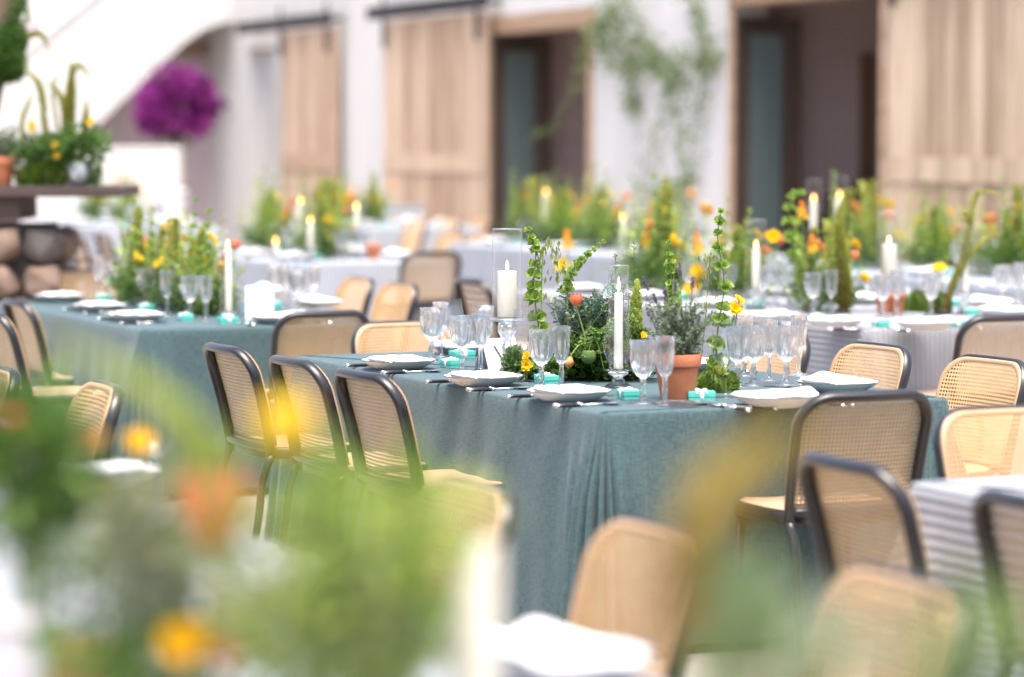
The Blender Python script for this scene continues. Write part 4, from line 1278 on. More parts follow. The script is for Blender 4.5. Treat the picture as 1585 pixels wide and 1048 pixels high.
for (px, py) in ((952, 392), (982, 377), (940, 445), (928, 455), (965, 440), (946, 420), (973, 425), (935, 470), (990, 455), (958, 462), (922, 480)):
    tip = lp(px, py, .10); b = np.array([tip[0] * 0.6 + 0.02, .08, 0.03])
    needle_sprig(mb, [b, (b + tip) / 2 + np.array([0.008, 0, 0]), tip], 130, 0.024, 0.0035, 0.2, 1.0)
foliage(cp, mb, 'fern', 'rosemary_sprigs')
mb = MB()
cloud(mb, lp(800, 560, .08), (0.045, 0.05, 0.045), 650, 0.018, 0.011, 0.1, 1.0)
cloud(mb, lp(830, 575, .10), (0.07, 0.05, 0.04), 500, 0.022, 0.011, 0.0, 0.7)
foliage(cp, mb, 'fern', 'low_sprays')
b0 = lp(830, 585, .07)
bell_stem(cp, [b0, lp(835, 520, .07), lp(826, 450, .07), lp(829, 390, .06), lp(818, 356, .05)], 10, 0.026, 0.3)
def pods(parent, ctrl, n, sz):
    pts = curve(ctrl, 20); s = stem_part(parent, 'pod_branch', pts, 0.0022, 0.001)
    mb = MB()
    idx = rg.integers(5, 20, n)
    P = pts[idx] + rg.normal(size=(n, 3)) * np.array([0.022, 0.012, 0.012])
    leaves(mb, P, np.column_stack([rg.normal(size=n) * 0.25, rg.normal(size=n) * 0.25, -np.ones(n)]), sz, sz * 0.42, rg.random(n), fold=0.4)
    obj('pods', mb.mesh('pods', M['pod']), s)
pods(cp, [lp(836, 560, .06), lp(838, 480, .06), lp(840, 400, .06), lp(848, 374, .06), lp(862, 400, .06), lp(864, 425, .06)], 75, 0.026)
pods(cp, [lp(1085, 560, .12), lp(1092, 490, .12), lp(1098, 410, .12), lp(1102, 392, .12)], 55, 0.024)
bell_stem(cp, [lp(885, 545, .08), lp(878, 470, .08), lp(884, 425, .08), lp(906, 396, .08), lp(934, 374, .08)], 12, 0.017, 0.35)
bell_stem(cp, [lp(1040, 560, .16), lp(1041, 470, .16), lp(1035, 376, .16)], 8, 0.024, 0.45)
bell_stem(cp, [lp(1108, 600, .10), lp(1110, 520, .10), lp(1121, 440, .10), lp(1111, 370, .08), lp(1116, 328, .06)], 10, 0.031, 0.12)
bloom(cp, [lp(915, 560, -.03), lp(905, 520, -.04), lp(892, 474, -.05)], 'tulip', 0.85, tilt=(-0.05, -0.1, 1))
bloom(cp, [lp(915, 530, -.05), lp(896, 535, -.08), lp(883, 552, -.09)], 'tulip', 0.62, 'peach', tilt=(-0.25, -0.1, -1))
bloom(cp, [lp(812, 590, -.02), lp(813, 575, -.03), lp(814, 566, -.05)], 'cup', 0.95, tilt=(0.3, -1, 0.3))
bloom(cp, [lp(815, 590, -.02), lp(816, 560, -.03), lp(816, 552, -.04)], 'cup', 0.75, tilt=(-0.2, -0.8, 0.7))
bloom(cp, [lp(1118, 590, .0), lp(1128, 530, -.02), lp(1138, 480, -.03)], 'cup', 1.15, tilt=(0.3, -0.8, 0.6))
bloom(cp, [lp(1120, 590, .0), lp(1133, 530, -.01), lp(1144, 466, -.02)], 'cup', 0.9, tilt=(0.6, -0.3, 0.8))
bloom(cp, [lp(998, 590, .02), lp(997, 545, .0), lp(996, 520, -.01)], 'cup', 0.55, tilt=(0.3, -0.8, 0.6))
foxtail(cp, [lp(983, 570, .05), lp(984, 500, .05), lp(986, 432, .05)], 0.024, 1100, 'lime', 'green_flower_spike', blunt=True)
pts = curve([lp(935, 575, -.06), lp(926, 535, -.08), lp(917, 527, -.09), lp(911, 545, -.10)], 12)
s = stem_part(cp, 'poppy_seed_head', pts, 0.0022, 0.0018, tint=0.8)
mb = MB(); lathe(mb, [(0.0, 0.0), (0.012, 0.003, .1), (0.022, 0.014, .08), (0.024, 0.026, .08), (0.020, 0.040, .1), (0.017, 0.046, .15), (0.0, 0.043)], 40, 0.75, rib=10, c=tuple(pts[-1] - np.array([0, 0, 0.04]))); obj('seed_capsule', mb.mesh('seed_capsule', M['fern']), s)
for k in range(16):
    bx_, by_ = rnd.uniform(860, 1000), rnd.uniform(540, 590)
    dx, hh = rnd.uniform(-70, 70), rnd.uniform(40, 110)
    e = lp(bx_ + dx, by_ - hh, rnd.uniform(-.08, .12)); b1 = lp(bx_, by_, rnd.uniform(-.05, .1))
    mid = (e + b1) / 2 + np.array([0, 0, 0.03]); end = e - np.array([-np.sign(dx) * 0.02, 0, rnd.uniform(0, .03)])
    mb = MB(); needle_sprig(mb, [b1, mid, e, end], rnd.randrange(22, 40), rnd.uniform(.018, .03), rnd.uniform(.007, .013), 0.2, 1.0, up=.5)
    foliage(cp, mb, rnd.choice(['fern', 'bell', 'sage', 'herb']), 'leafy_sprig')
stem_part(cp, 'tendril', curve([lp(1040, 470, .1), lp(1045, 410, .1), lp(1056, 398, .1), lp(1072, 415, .1), lp(1073, 430, .1)], 16), 0.0009, 0.0005, tint=0.8)
mb = MB(); box(mb, -0.11, 0.11, 0.02, 0.15, 0.0, 0.03, ch=0.012); obj('moss_base', mb.mesh('moss_base', M['soil'], False), cp)

# ------------------------------------------------------------------ arrangement prototypes for the other tables
def arrangement(kind):
    r = random.Random(40 + kind)
    t = thing('flower_arrangement', '', 'flower arrangement')
    mb = MB()
    fronds(mb, (0, 0, 0.02), 60, 0.20, 1.0, 0.026, 9, 0.0, 0.9, 0.9, (0.24, 0.09, 0.05))
    cloud(mb, (0, 0, 0.08), (0.30, 0.13, 0.09), 420, 0.035, 0.014, 0.3, 1.0)
    foliage(t, mb, 'herb' if kind == 2 else 'fern')
    mb = MB()
    for k in range(26):
        b = np.array([r.uniform(-.22, .22), r.uniform(-.08, .08), 0.05]); tip = b + np.array([r.uniform(-.08, .08), r.uniform(-.08, .08), r.uniform(0.14, 0.34)])
        needle_sprig(mb, [b, (b + tip) / 2 + np.array([0.01, 0, 0]), tip], 50, 0.03, 0.006)
    foliage(t, mb, 'bell' if kind == 0 else 'fern', 'sprigs')
    mb = MB(); cloud(mb, (0.02, -.03, 0.17), (0.34, 0.14, 0.18), 330, 0.045, 0.011, 0.1, 1.0, up=.9, inner=.1); foliage(t, mb, 'bell', 'light_sprays')
    mb = MB()
    for k in range(16):
        b = np.array([r.uniform(-.3, .3), r.uniform(-.08, .08), 0.05]); tip = b + np.array([r.uniform(-.12, .12), r.uniform(-.08, .08), r.uniform(0.22, 0.48)])
        needle_sprig(mb, [b, (b + tip) / 2 + np.array([0.015, 0, 0]), tip], 34, 0.034, 0.010, 0.2, 1.0)
    foliage(t, mb, 'lime', 'tall_sprays')
    for k in range((4, 3, 3)[kind]):
        x = r.uniform(-.25, .25); h = r.uniform(0.34, 0.56); l = r.uniform(-.1, .1)
        bell_stem(t, [(x, 0, .05), (x + l * .3, 0.02, h * .5), (x + l, 0, h)], 8, 0.026, 0.25)
    for k in range((1, 3, 1)[kind]):
        x = r.uniform(-.2, .2); h = r.uniform(0.36, 0.5); l = r.uniform(-.2, .2)
        foxtail(t, [(x, 0, .08), (x + l * .2, 0, h * .6), (x + l * .5, 0, h), (x + l, 0, h + r.uniform(-.12, .05))], 0.024, 700)
    for k in range((2, 1, 1)[kind]):
        x = r.uniform(-.26, .26); h = r.uniform(0.22, 0.42)
        poker(t, [(x, r.uniform(-.05, .05), .05), (x + .01, 0, h * .6), (x + r.uniform(-.05, .05), r.uniform(-.08, .02), h)], 0.075, 0.020)
    for k in range((6, 5, 6)[kind]):
        x = r.uniform(-.28, .28); h = r.uniform(0.12, 0.40); y = r.uniform(-.12, .04)
        bloom(t, [(x, y * .3, .05), (x, y * .6, h * .6), (x + r.uniform(-.05, .05), y, h)], 'cup' if k % 2 else 'poppy', r.uniform(1.1, 1.5), 'peach' if k == 0 else 'yellow', tilt=(r.uniform(-.5, .5), -0.7, 0.6))
    for k in range(2):
        x = r.uniform(-.28, .28); h = r.uniform(0.2, 0.34)
        bloom(t, [(x, 0, .05), (x, -.02, h * .6), (x + r.uniform(-.03, .03), -.06, h)], 'tulip', 1.0)
    return t
def arr(kind, key, a, t, label, sc=1.0, yaw=90):
    return place('arr%d' % kind, lambda: arrangement(kind), label, on(key, a, t), TH + R(yaw), 'flower arrangements on the other tables', sc)
arr(0, 't13', 0.62, 1.00, 'tall loose arrangement with poker flowers behind the number 13 card', 1.0)
arr(2, 't13', 0.60, 1.95, 'yellow and green arrangement behind the pillar candle, number 13 table', 0.95, 80)
arr(1, 'c1', 0.55, 1.25, 'leafy arrangement with foxtail spikes on the grey striped table', 0.9)
arr(2, 'c1', 0.55, 2.95, 'thick green arrangement at the far end of the grey striped table', 1.15)
arr(0, 'c1', 0.60, 2.20, 'arrangement with orange pokers midway along the grey striped table', 0.95, 100)
arr(1, 'd1', 0.55, 0.5, 'dark green arrangement before the widest plank door', 1.1)
arr(0, 'd1', 0.55, 2.0, 'pale green arrangement before the dark settee', 1.05)
arr(2, 'd2', 0.55, 0.7, 'arrangement with yellow blooms before the climbing vine', 1.1)
arr(0, 'd2', 0.55, 2.4, 'far loose arrangement before the narrower dark opening', 1.1)
arr(2, 'c2', 0.50, 0.6, 'yellow dotted arrangement on the cloth beyond the number 13 table', 1.1)
arr(0, 'c2', 0.55, 1.8, 'lime green arrangement behind the tall loose one', 1.15)
arr(2, 'e', 0.6, 1.2, 'faint far arrangement below the pinkish plank door', 1.0)
arr(0, 'f', 0.6, 0.9, 'faint pale arrangement in front of the waist high white wall', 1.1)
arr(2, 'f', 0.6, 2.0, 'faint yellow arrangement under the end of the dark stone shelf', 1.1)
# ------------------------------------------------------------------ number 13 table
for px, py, f, w in ((93, 461, 'u', 'farthest along the number 13 table'), (155, 476, 'u', 'second along the number 13 table'), (212, 491, 'u', 'nearest the corner of the number 13 table'), (432, 494, 'v', "at the number 13 table's near end"), (492, 470, '-u', 'across the number 13 table, nearest the tan chairs'), (415, 452, '-u', 'across the number 13 table behind the goblets')):
    seat(at(px, py, 0.772), f, w, cut=(py > 470), bx_=(0.04, 0.22) if f != 'v' else (-0.21, 0.10))
G = 'glasses on the number 13 table'
for px, py, k, w in ((166, 463, 'g', 'goblet by the farthest mint box'), (184, 463, 'f', 'flute by the farthest mint box'), (178, 455, 'w', 'wine glass nearest the stone pillar'), (225, 478, 'g', 'goblet below the thick candle'), (243, 478, 'f', 'flute below the thick candle'), (234, 468, 'w', 'wine glass below the thick candle'),
                     (294, 495, 'g', 'goblet beside the nearest mint box'), (319, 497, 'f', 'flute before the mossy vase'), (277, 483, 'w', 'wine glass below the yellow blooms'), (461, 484, 'g', 'goblet beside the number card'), (440, 478, 'f', 'flute just behind the number card'), (470, 473, 'w', 'wine glass right behind the card and goblet'), (448, 466, 'w', 'wine glass farthest behind the number card'), (205, 470, 'w', 'wine glass between the two nearest goblet pairs'), (258, 489, 'f', 'flute before the yellow blooms beside a goblet'), (486, 478, 'f', 'flute nearest the tan chairs'), (425, 470, 'g', 'goblet peeping over the number card'), (152, 458, 'f', 'flute closest to the stones')):
    glassware(k, 'blurred ' + w + ' on the number 13 table', at(px, py), G)
candle_set(at(230, 466), 0.17, 0.125, 0.036, 0.24, 0.056, 'on the number 13 table')
candle_set(at(354, 500), 0.05, 0.29, 0.016, 0.37, 0.038, 'beside the number 13 card')
moss_mound(at(330, 488), 0.11, 0.07, 0.10, 'mossy mound under the loose flowers of the number 13 table', succ=False)
v = thing('moss_vase', 'moss covered vase holding yellow blooms on the number 13 table', 'vase', at(268, 478), 0)
mb = MB(); lathe(mb, [(0, 0), (0.05, 0), (0.062, 0.04), (0.058, 0.12), (0.045, 0.17), (0.040, 0.17), (0.040, 0.15), (0, 0.15)], 28); obj('vase_body', mb.mesh('vase_body', M['soil']), v)
mb = MB(); P, d = ball_pts(1500, (0, 0, 0.085), (0.066, 0.066, 0.095), 0.85); leaves(mb, P, d + rg.normal(size=P.shape) * .6, 0.014, 0.006, rg.random(1500)); foliage(v, mb, 'moss', 'moss_cover')
for k, (dx, dz) in enumerate(((-0.035, 0.24), (0.0, 0.235), (0.045, 0.23), (0.085, 0.20), (-0.06, 0.22))):
    bloom(v, [(0, 0, .13), (dx * .6, -.01, .19), (dx, -.04, dz)], 'cup', 1.25, tilt=(dx * 8, -0.7, 0.6))
flower_pot('small clay pot behind the glasses on the number 13 table', 0.05, 0.10, at(205, 455))
p_ = flower_pot('tiny clay pot at the far striped table', 0.06, 0.11, at(578, 402))

# ------------------------------------------------------------------ grey striped table with the foxtail spike
for px, py, f, w in ((1291, 500, 'u', 'nearest the corner of the grey striped table'), (1195, 492, 'u', 'second along the grey striped table'), (1432, 503, 'v', 'at the near end of the grey striped table'), (1556, 484, '-u', 'across the grey striped table by the head chair'), (1530, 470, '-u', 'farther across the grey striped table')):
    seat(at(px, py, 0.772), f, w, cut=(f != '-u'), bx_=(0.05, 0.21) if f == 'u' else (0.20, 0.06))
G = 'glasses on the grey striped table'
for px, py, k, w in ((1258, 488, 'g', 'goblet nearest the foxtail spike'), (1287, 488, 'f', 'flute under the foxtail spike'), (1342, 483, 'w', 'tall wine glass beside the foxtail spike'), (1366, 492, 'g', 'goblet before the thick candle'), (1388, 490, 'f', 'flute before the small clay pots'), (1405, 488, 'w', 'wine glass before the thick candle'), (1441, 490, 'g', 'goblet before the moss ball'),
                     (1522, 476, 'w', 'wine glass in front of the yellow bloom stem'), (1552, 474, 'g', 'goblet near the picture edge'), (1577, 472, 'f', 'flute at the picture edge'), (1210, 462, 'g', 'goblet before the leafy arrangement'), (1128, 470, 'g', 'goblet behind the yellow cup flower'), (1165, 455, 'w', 'wine glass behind the bell stem')):
    glassware(k, 'blurred ' + w + ' on striped cloth', at(px, py), G)
candle_set(at(1375, 482), 0.17, 0.155, 0.036, 0.31, 0.056, 'on the grey striped table')
for px, lab in ((1368, 'blurred small clay pot behind goblet, nearer the foxtail spike'), (1388, 'blurred small clay pot behind flute, nearer the moss balls')):
    flower_pot(lab, 0.042, 0.10, at(px, 486))
for px, py, lab in ((1420, 483, 'moss ball nearer the small clay pots'), (1455, 486, 'moss ball farther from the small clay pots')):
    moss_mound(at(px, py), 0.06, 0.06, 0.085, lab + ' on striped cloth', succ=False)
def spray(p, label, build, name='flower_spray', group='tall single sprays'):
    t = thing(name, label, 'flower spray', p, 0, group)
    mb = MB(); lathe(mb, [(0, 0), (0.034, 0), (0.036, 0.012), (0.020, 0.030), (0.0, 0.032)], 20); obj('flower_holder', mb.mesh('flower_holder', M['soil']), t)
    def q(px, py, dy=0.0): return atd(px, py, p[1] + dy) - p
    build(t, q)
    return t
def b_(t, q):
    foxtail(t, [q(1307, 480), q(1303, 420), q(1299, 350), q(1308, 292)], 0.030, 1500)
    foxtail(t, [q(1308, 480), q(1312, 440), q(1312, 405)], 0.022, 700)
spray(at(1306, 486), 'tall upright foxtail spike on the grey striped table', b_)
def b_(t, q):
    foxtail(t, [q(1460, 484), q(1480, 430), q(1498, 375), q(1508, 310), q(1522, 296), q(1550, 300)], 0.017, 900)
    foxtail(t, [q(1461, 484), q(1475, 440), q(1500, 395), q(1530, 365), q(1545, 345)], 0.018, 900)
    foxtail(t, [q(1470, 450), q(1492, 390), q(1500, 345), q(1492, 328), q(1484, 350)], 0.014, 600)
    bloom(t, [q(1458, 484), q(1458, 440), q(1454, 418)], 'cup', 1.6, tilt=(-.1, -.5, .9))
spray(at(1460, 488), 'arched foxtail stems with one yellow bloom by the thick candle', b_)
def b_(t, q):
    poker(t, [q(1258, 482), q(1262, 440), q(1258, 385)], 0.075, 0.019)
    poker(t, [q(1250, 482), q(1246, 400), q(1242, 335)], 0.08, 0.02)
    bloom(t, [q(1240, 482), q(1200, 400), q(1196, 372)], 'poppy', 1.3, tilt=(0, -.7, .7))
    bell_stem(t, [q(1245, 482), q(1225, 380), q(1222, 310), q(1240, 298)], 8, 0.03, 0.3)
spray(at(1252, 484), 'orange poker flowers beside the upright foxtail spike', b_)
def b_(t, q):
    poker(t, [q(1085, 470), q(1083, 430), q(1080, 388)], 0.10, 0.024)
    for k, (x, y) in enumerate(((1075, 445), (1082, 425), (1078, 420), (1068, 448))): bloom(t, [q(1085, 470), q(x, y + 15), q(x, y)], 'cup', 1.5, tilt=(-.2, -.8, .5))
    poker(t, [q(882, 470), q(880, 430), q(878, 380)], 0.09, 0.024)
    bloom(t, [q(872, 470), q(872, 430), q(871, 412)], 'cup', 1.6, tilt=(-.2, -.8, .5))
spray(on('c1', 0.3, 2.4), 'orange and yellow blooms behind the tall bell stem', b_)

# ------------------------------------------------------------------ settings on the far tables
far = (('c1', "on the striped table's far half", 6), ('c2', 'beyond the number 13 table', 5), ('d1', 'before the widest plank door', 6), ('d2', 'before the climbing vine', 6), ('e', 'below the pinkish plank door', 4), ('f', 'before the low white wall', 5))
side = (('at the first seat', 'at the second seat', 'at the third seat'), ('at the first seat across', 'at the second seat across', 'at the third seat across'))
for key, where, ng in far:
    P, w, l, _ = TABLES[key]
    nearest = 1.7 if key == 'c1' else 0.45
    for sdn, (a, f) in enumerate(((0.22, 'u'), (w - 0.22, '-u'))):
        for k in range(3):
            ts = nearest + k * (l - 0.45 - nearest) / 2
            p = on(key, a, ts)
            wh = '%s, %s' % (side[sdn][k], where)
            plate_at(p, rz_of(f), wh)
            if sdn == 0: box_at(rel(p, rz_of(f), 0, 0.2), rz_of(f), wh)
            for ki, (kk, (dx, dy)) in enumerate((('g', (-0.03, 0.27)), ('f', (0.07, 0.29)), ('w', (0.03, 0.37)), ('g', (0.16, 0.31)), ('w', (-0.14, 0.34)))):
                glassware(kk, ('outer ' if ki > 2 else 'blurred ') + {'g': 'goblet ', 'f': 'flute ', 'w': 'wine glass '}[kk] + wh, rel(p, rz_of(f), dx, dy), 'glasses on the far tables')
def far_candle(px, ytop, dist, r, lab):
    p = atd(px, ytop, dist); hgt = max(0.10, min(0.30, p[2] - 0.752 - 0.1))
    base = p[2] - 0.752 - hgt
    p[2] = 0.752
    candlestick(p, base, 0.05, 'blurred glass candlestick ' + lab)
    q = p + np.array([0, 0, base + 0.001])
    pillar_candle(q, hgt, r, 'blurred lit candle ' + lab)
    hurricane(q, hgt + 0.14, r + 0.028, 'blurred glass cylinder round candle ' + lab)
for px, y, key, a, lab in ((465, 316, 'c2', 0.45, 'brightest beyond the number 13 table'), (491, 345, 'c2', 0.25, 'lower one beside the brightest far candle'), (552, 325, 'c2', 0.8, 'before the white pier'), (427, 378, 'c2', 0.2, 'low over the number 13 table'),
                           (845, 300, 'd2', 0.6, 'before the narrower dark opening'), (935, 316, 'd2', 0.5, 'below the vine stem'), (965, 340, 'd2', 0.3, 'low before the vine'), (1102, 312, 'd1', 0.3, 'before the white wall by the vine'), (1142, 307, 'd1', 0.5, 'at the casing of the wide opening'), (1170, 385, 'c1', 0.3, 'slim before the wide opening'), (1493, 395, 'c1', 1.0, 'before the widest door'), (358, 292, 'f', 0.6, 'far under the bougainvillea'), (300, 290, 'f', 0.5, 'farthest below the purple bush')):
    P, w, l, _ = TABLES[key]
    # where the sight line over this table meets the line a = const
    X = (px - 792.5) / FPX
    A0 = P + U2 * a
    tt = (X * A0[1] - A0[0]) / (V2[0] - X * V2[1])
    tt = min(max(tt, 0.15), l - 0.15)
    q = A0 + V2 * tt
    far_candle(px if 0.15 < tt < l - 0.15 else 792.5 + FPX * q[0] / q[1], y, q[1], 0.03 if px in (465, 845, 1142, 358) else 0.02, lab)

for kind, key, a, t, lab, sc, yaw in (
    (1, 'c2', 0.75, 1.2, 'feathery arrangement between two others beyond the number 13 table', 1.1, 95),
    (0, 'd2', 0.5, 1.6, 'airy arrangement midway before the climbing vine', 1.2, 85),
    (1, 'd2', 0.6, 3.1, 'feathery far arrangement before the pane of the narrower opening', 1.1, 90),
    (2, 'd1', 0.6, 1.25, 'yellow arrangement under the edge of the widest plank door', 1.1, 100),
    (1, 'd1', 0.5, 2.8, 'feathery arrangement before the pane of the wide opening', 1.15, 90),
    (1, 't13', 0.62, 1.5, 'feathery arrangement between two others on the number 13 table', 0.9, 90),
    (0, 'e', 0.6, 2.1, 'faint far arrangement at the end of the pinkish plank door', 1.0, 90)):
    arr(kind, key, a, t, lab, sc, yaw)
# ------------------------------------------------------------------ stone pillar with shelf
SP = np.array([-3.62, 16.3, 0.0])
sp = thing('stone_pillar', 'rough field stone pillar carrying a dark timber shelf', 'pillar', SP)
bx('core', M['mortar'], sp, 0.06, 0.92, 0.06, 0.62, 0, 1.10)
def rock(seed, w, d, h):
    r = random.Random(seed)
    bm = bmesh.new()
    for k in range(22):
        v = [r.gauss(0, 1) for _ in range(3)]
        m_ = max(abs(t) for t in v) * r.uniform(1.0, 1.12)
        bm.verts.new((v[0] / m_ * w / 2, v[1] / m_ * d / 2, v[2] / m_ * h / 2))
    res = bmesh.ops.convex_hull(bm, input=bm.verts)
    bmesh.ops.delete(bm, geom=[g for g in res['geom_interior'] if isinstance(g, bmesh.types.BMVert)], context='VERTS')
    bmesh.ops.bevel(bm, geom=bm.edges[:], offset=0.012, segments=1, affect='EDGES')
    bm.verts.index_update()
    V = [v.co[:] for v in bm.verts]; F = [tuple(v.index for v in f.verts) for f in bm.faces]; bm.free()
    mb = MB(); mb.add(V, F); return mb
zz, row = 0.0, 0
while zz < 1.05:
    hh = rnd.uniform(0.13, 0.22); x = -0.02 + rnd.uniform(-0.05, 0.02)
    while x < 0.92:
        w = rnd.uniform(0.15, 0.30)
        if x + w > 1.0: w = 1.02 - x
        if w > 0.09:
            m = rock(rnd.randrange(9999), w * 1.06, 0.26, hh * 1.08).mesh('stone', M['stone'] if rnd.random() < 0.65 else M['stone_grey'], False)
            obj('stone', m, sp, (x + w / 2, 0.06 + rnd.uniform(-.02, .02), zz + hh / 2), (0, rnd.uniform(-.18, .18), rnd.uniform(-.1, .1)))
        x += w
    y = 0.2
    while y < 0.6:
        d = rnd.uniform(0.2, 0.3)
        obj('stone', rock(rnd.randrange(9999), 0.24, d * 1.05, hh * 1.05).mesh('stone', M['stone'], False), sp, (0.93 + rnd.uniform(-.02, .03), y + d / 2, zz + hh / 2))
        y += d
    zz += hh; row += 1
bx('corbel', M['slab'], sp, -0.1, 0.80, 0.0, 0.60, 1.13, 1.262, ch=0.01)
bx('shelf', M['slab'], sp, -0.5, 1.40, -0.12, 0.70, 1.264, 1.325, ch=0.012)
SH = 1.3255
def shelf(px, dy=0.0): 
    p = atd(px, 285, 16.3 + dy); p[2] = SH; return p
hp = flower_pot('clay pot of rosemary on the dark timber shelf', 0.085, 0.165, shelf(2, 0.02))
mb = MB()
for k in range(46):
    b = np.array([rnd.uniform(-.05, .05), rnd.uniform(-.05, .05), 0.15]); tip = b + np.array([rnd.uniform(-.10, .14), rnd.uniform(-.1, .1), rnd.uniform(0.06, 0.2)])
    needle_sprig(mb, [b, (b + tip) / 2 + np.array([0, 0, .02]), tip], 60, 0.024, 0.005)
foliage(hp, mb, 'sage', 'rosemary_leaves')
sv = thing('round_vase', 'round pewter grey vase with trailing leaves on the timber shelf', 'vase', shelf(122, 0.0))
mb = MB(); lathe(mb, [(0, 0), (0.045, 0), (0.07, 0.03), (0.082, 0.075), (0.075, 0.12), (0.055, 0.15), (0.05, 0.15), (0.05, 0.13), (0, 0.12)], 32); obj('vase_body', mb.mesh('vase_body', M['pewter']), sv)
mb = MB(); cloud(mb, (0.0, 0, 0.22), (0.18, 0.12, 0.11), 520, 0.06, 0.016, 0, .9, inner=.1); cloud(mb, (0.09, -0.02, 0.08), (0.03, 0.05, 0.10), 260, 0.03, 0.016, 0, .6, up=-.6)
fronds(mb, (0, 0, 0.2), 40, 0.24, 1, 0.026, 9, 0, .8, .4, (.06, .06, .02)); foliage(sv, mb, 'herb')
sa = thing('flower_arrangement', 'arrangement with branching foxtail spikes on the dark timber shelf', 'flower arrangement', shelf(72, 0.05), 0, 'arrangements on the stone pillar')
B2_ = shelf(72, 0.05)
def q2(px, py, dy=0.0): return atd(px, py, B2_[1] + dy) - B2_
mb = MB(); cloud(mb, (0.0, 0, 0.13), (0.22, 0.14, 0.15), 900, 0.06, 0.013, 0, .8, inner=.1); fronds(mb, (0, 0, .1), 70, .26, 1, .028, 9, 0, .8, .8, (.12, .08, .05)); foliage(sa, mb, 'herb')
mb = MB(); cloud(mb, (0.02, -.08, 0.06), (0.15, 0.07, 0.07), 1300, 0.03, 0.014, .1, 1); foliage(sa, mb, 'moss', 'ground_cover')
foxtail(sa, [q2(78, 250), q2(70, 200), q2(66, 155), q2(60, 130), q2(45, 112), q2(38, 98)], 0.02, 900)
foxtail(sa, [q2(100, 250), q2(100, 190), q2(96, 155), q2(84, 135), q2(66, 128)], 0.018, 800)
foxtail(sa, [q2(105, 250), q2(107, 180), q2(110, 130), q2(110, 94)], 0.030, 1500)
foxtail(sa, [q2(108, 220), q2(110, 150), q2(114, 108), q2(124, 102), q2(134, 112), q2(138, 120)], 0.016, 700)
foxtail(sa, [q2(90, 200), q2(82, 150), q2(84, 125), q2(89, 114)], 0.012, 400)
foxtail(sa, [q2(128, 250), q2(132, 190), q2(134, 152)], 0.02, 700)
foxtail(sa, [q2(40, 250), q2(34, 190), q2(44, 160), q2(51, 140)], 0.015, 500)
for x, y in ((86, 224), (89, 241), (49, 193), (50, 200), (140, 190)): bloom(sa, [q2(x, 262), q2(x, y + 15, -.06), q2(x, y, -.15)], 'cup', 1.0, tilt=(0, -1, .4))
flower_pot('small dark clay pot behind the rosemary pot on the shelf', 0.05, 0.09, shelf(34, 0.12))
mb = MB()
tr = thing('old_tree', 'mossy tree trunk with a dark green clump at the picture corner', 'tree', (-3.25, 17.2, 0))
TB = np.array([-3.25, 17.2, 0])
def q3(px, py, dy=0.0): return atd(px, py, TB[1] + dy) - TB
tube(mb, curve([(0, 0, 0), (-.1, 0, 1.0), q3(-14, 80), q3(8, 20), q3(40, -60), q3(70, -160)], 24), np.linspace(0.15, 0.07, 24), 12)
obj('trunk', mb.mesh('trunk', M['bark']), tr)
mb = MB(); cloud(mb, q3(2, 92, -.15), (0.13, 0.12, 0.14), 2600, 0.04, 0.013, 0, .7); cloud(mb, q3(20, 60, -.1), (0.08, 0.1, 0.1), 900, 0.035, 0.013, 0, .7)
cloud(mb, q3(30, 20, -.1), (0.05, 0.05, 0.10), 120, 0.04, 0.018, .1, .9); cloud(mb, q3(14, 108, -.15), (0.09, 0.1, 0.07), 800, 0.035, 0.012, 0, .6)
foliage(tr, mb, 'herb', 'crown')
foxtail(tr, [q3(10, 80, -.1), q3(28, 66, -.1), q3(50, 54, -.1), q3(64, 54, -.1), q3(72, 68, -.1), q3(78, 86, -.1)], 0.018, 900)

# ------------------------------------------------------------------ bougainvillea and wall vine
bp = atd(275, 165, 38.6)
bo = thing('bougainvillea', 'round purple bougainvillea against the pale wall under the stair', 'shrub', (bp[0], bp[1], 0))
mb = MB(); tube(mb, curve([(0, 0.1, 0), (.06, .1, .8), (-.03, .05, 1.5), (0, 0, 2.0)], 14), np.linspace(.06, .03, 14), 10); obj('trunk', mb.mesh('trunk', M['bark']), bo)
mb = MB()
cloud(mb, (0, 0, bp[2]), (0.50, 0.42, 0.42), 1700, 0.075, 0.055, 0, 1, up=.2, inner=.3)
for k in range(22):
    q = rnd.uniform(0, 6.28); e = rnd.uniform(-1.3, 1.3)
    c = np.array([0.44 * math.cos(q) * math.cos(e), -.2 + .2 * math.sin(q), bp[2] + 0.42 * math.sin(e) + .02])
    cloud(mb, c, (0.18, 0.15, 0.14), 105, 0.07, 0.05, rnd.uniform(0, .5), 1, up=.2)
cloud(mb, (0.58, 0, bp[2] + .02), (0.10, 0.08, 0.05), 70, 0.06, 0.045, 0, .7)
obj('bracts', mb.mesh('bracts', M['magenta']), bo)
mb = MB(); cloud(mb, (0, .05, bp[2] - .08), (0.55, 0.42, 0.47), 700, 0.07, 0.04, 0, .7); foliage(bo, mb, 'herb')
vn = thing('climbing_vine', 'loose green climbing vine hanging on the white wall between openings', 'climbing plant', W0, WR)
def vp(px, py, n=-0.08):
    X = (px - 792.5) / FPX
    A0 = wl(0, n); Dw = -V2
    s = (X * A0[1] - A0[0]) / (Dw[0] - X * Dw[1])
    yy = A0[1] + Dw[1] * s
    return np.array([s, n, atd(px, py, yy)[2]])
mbl = MB()
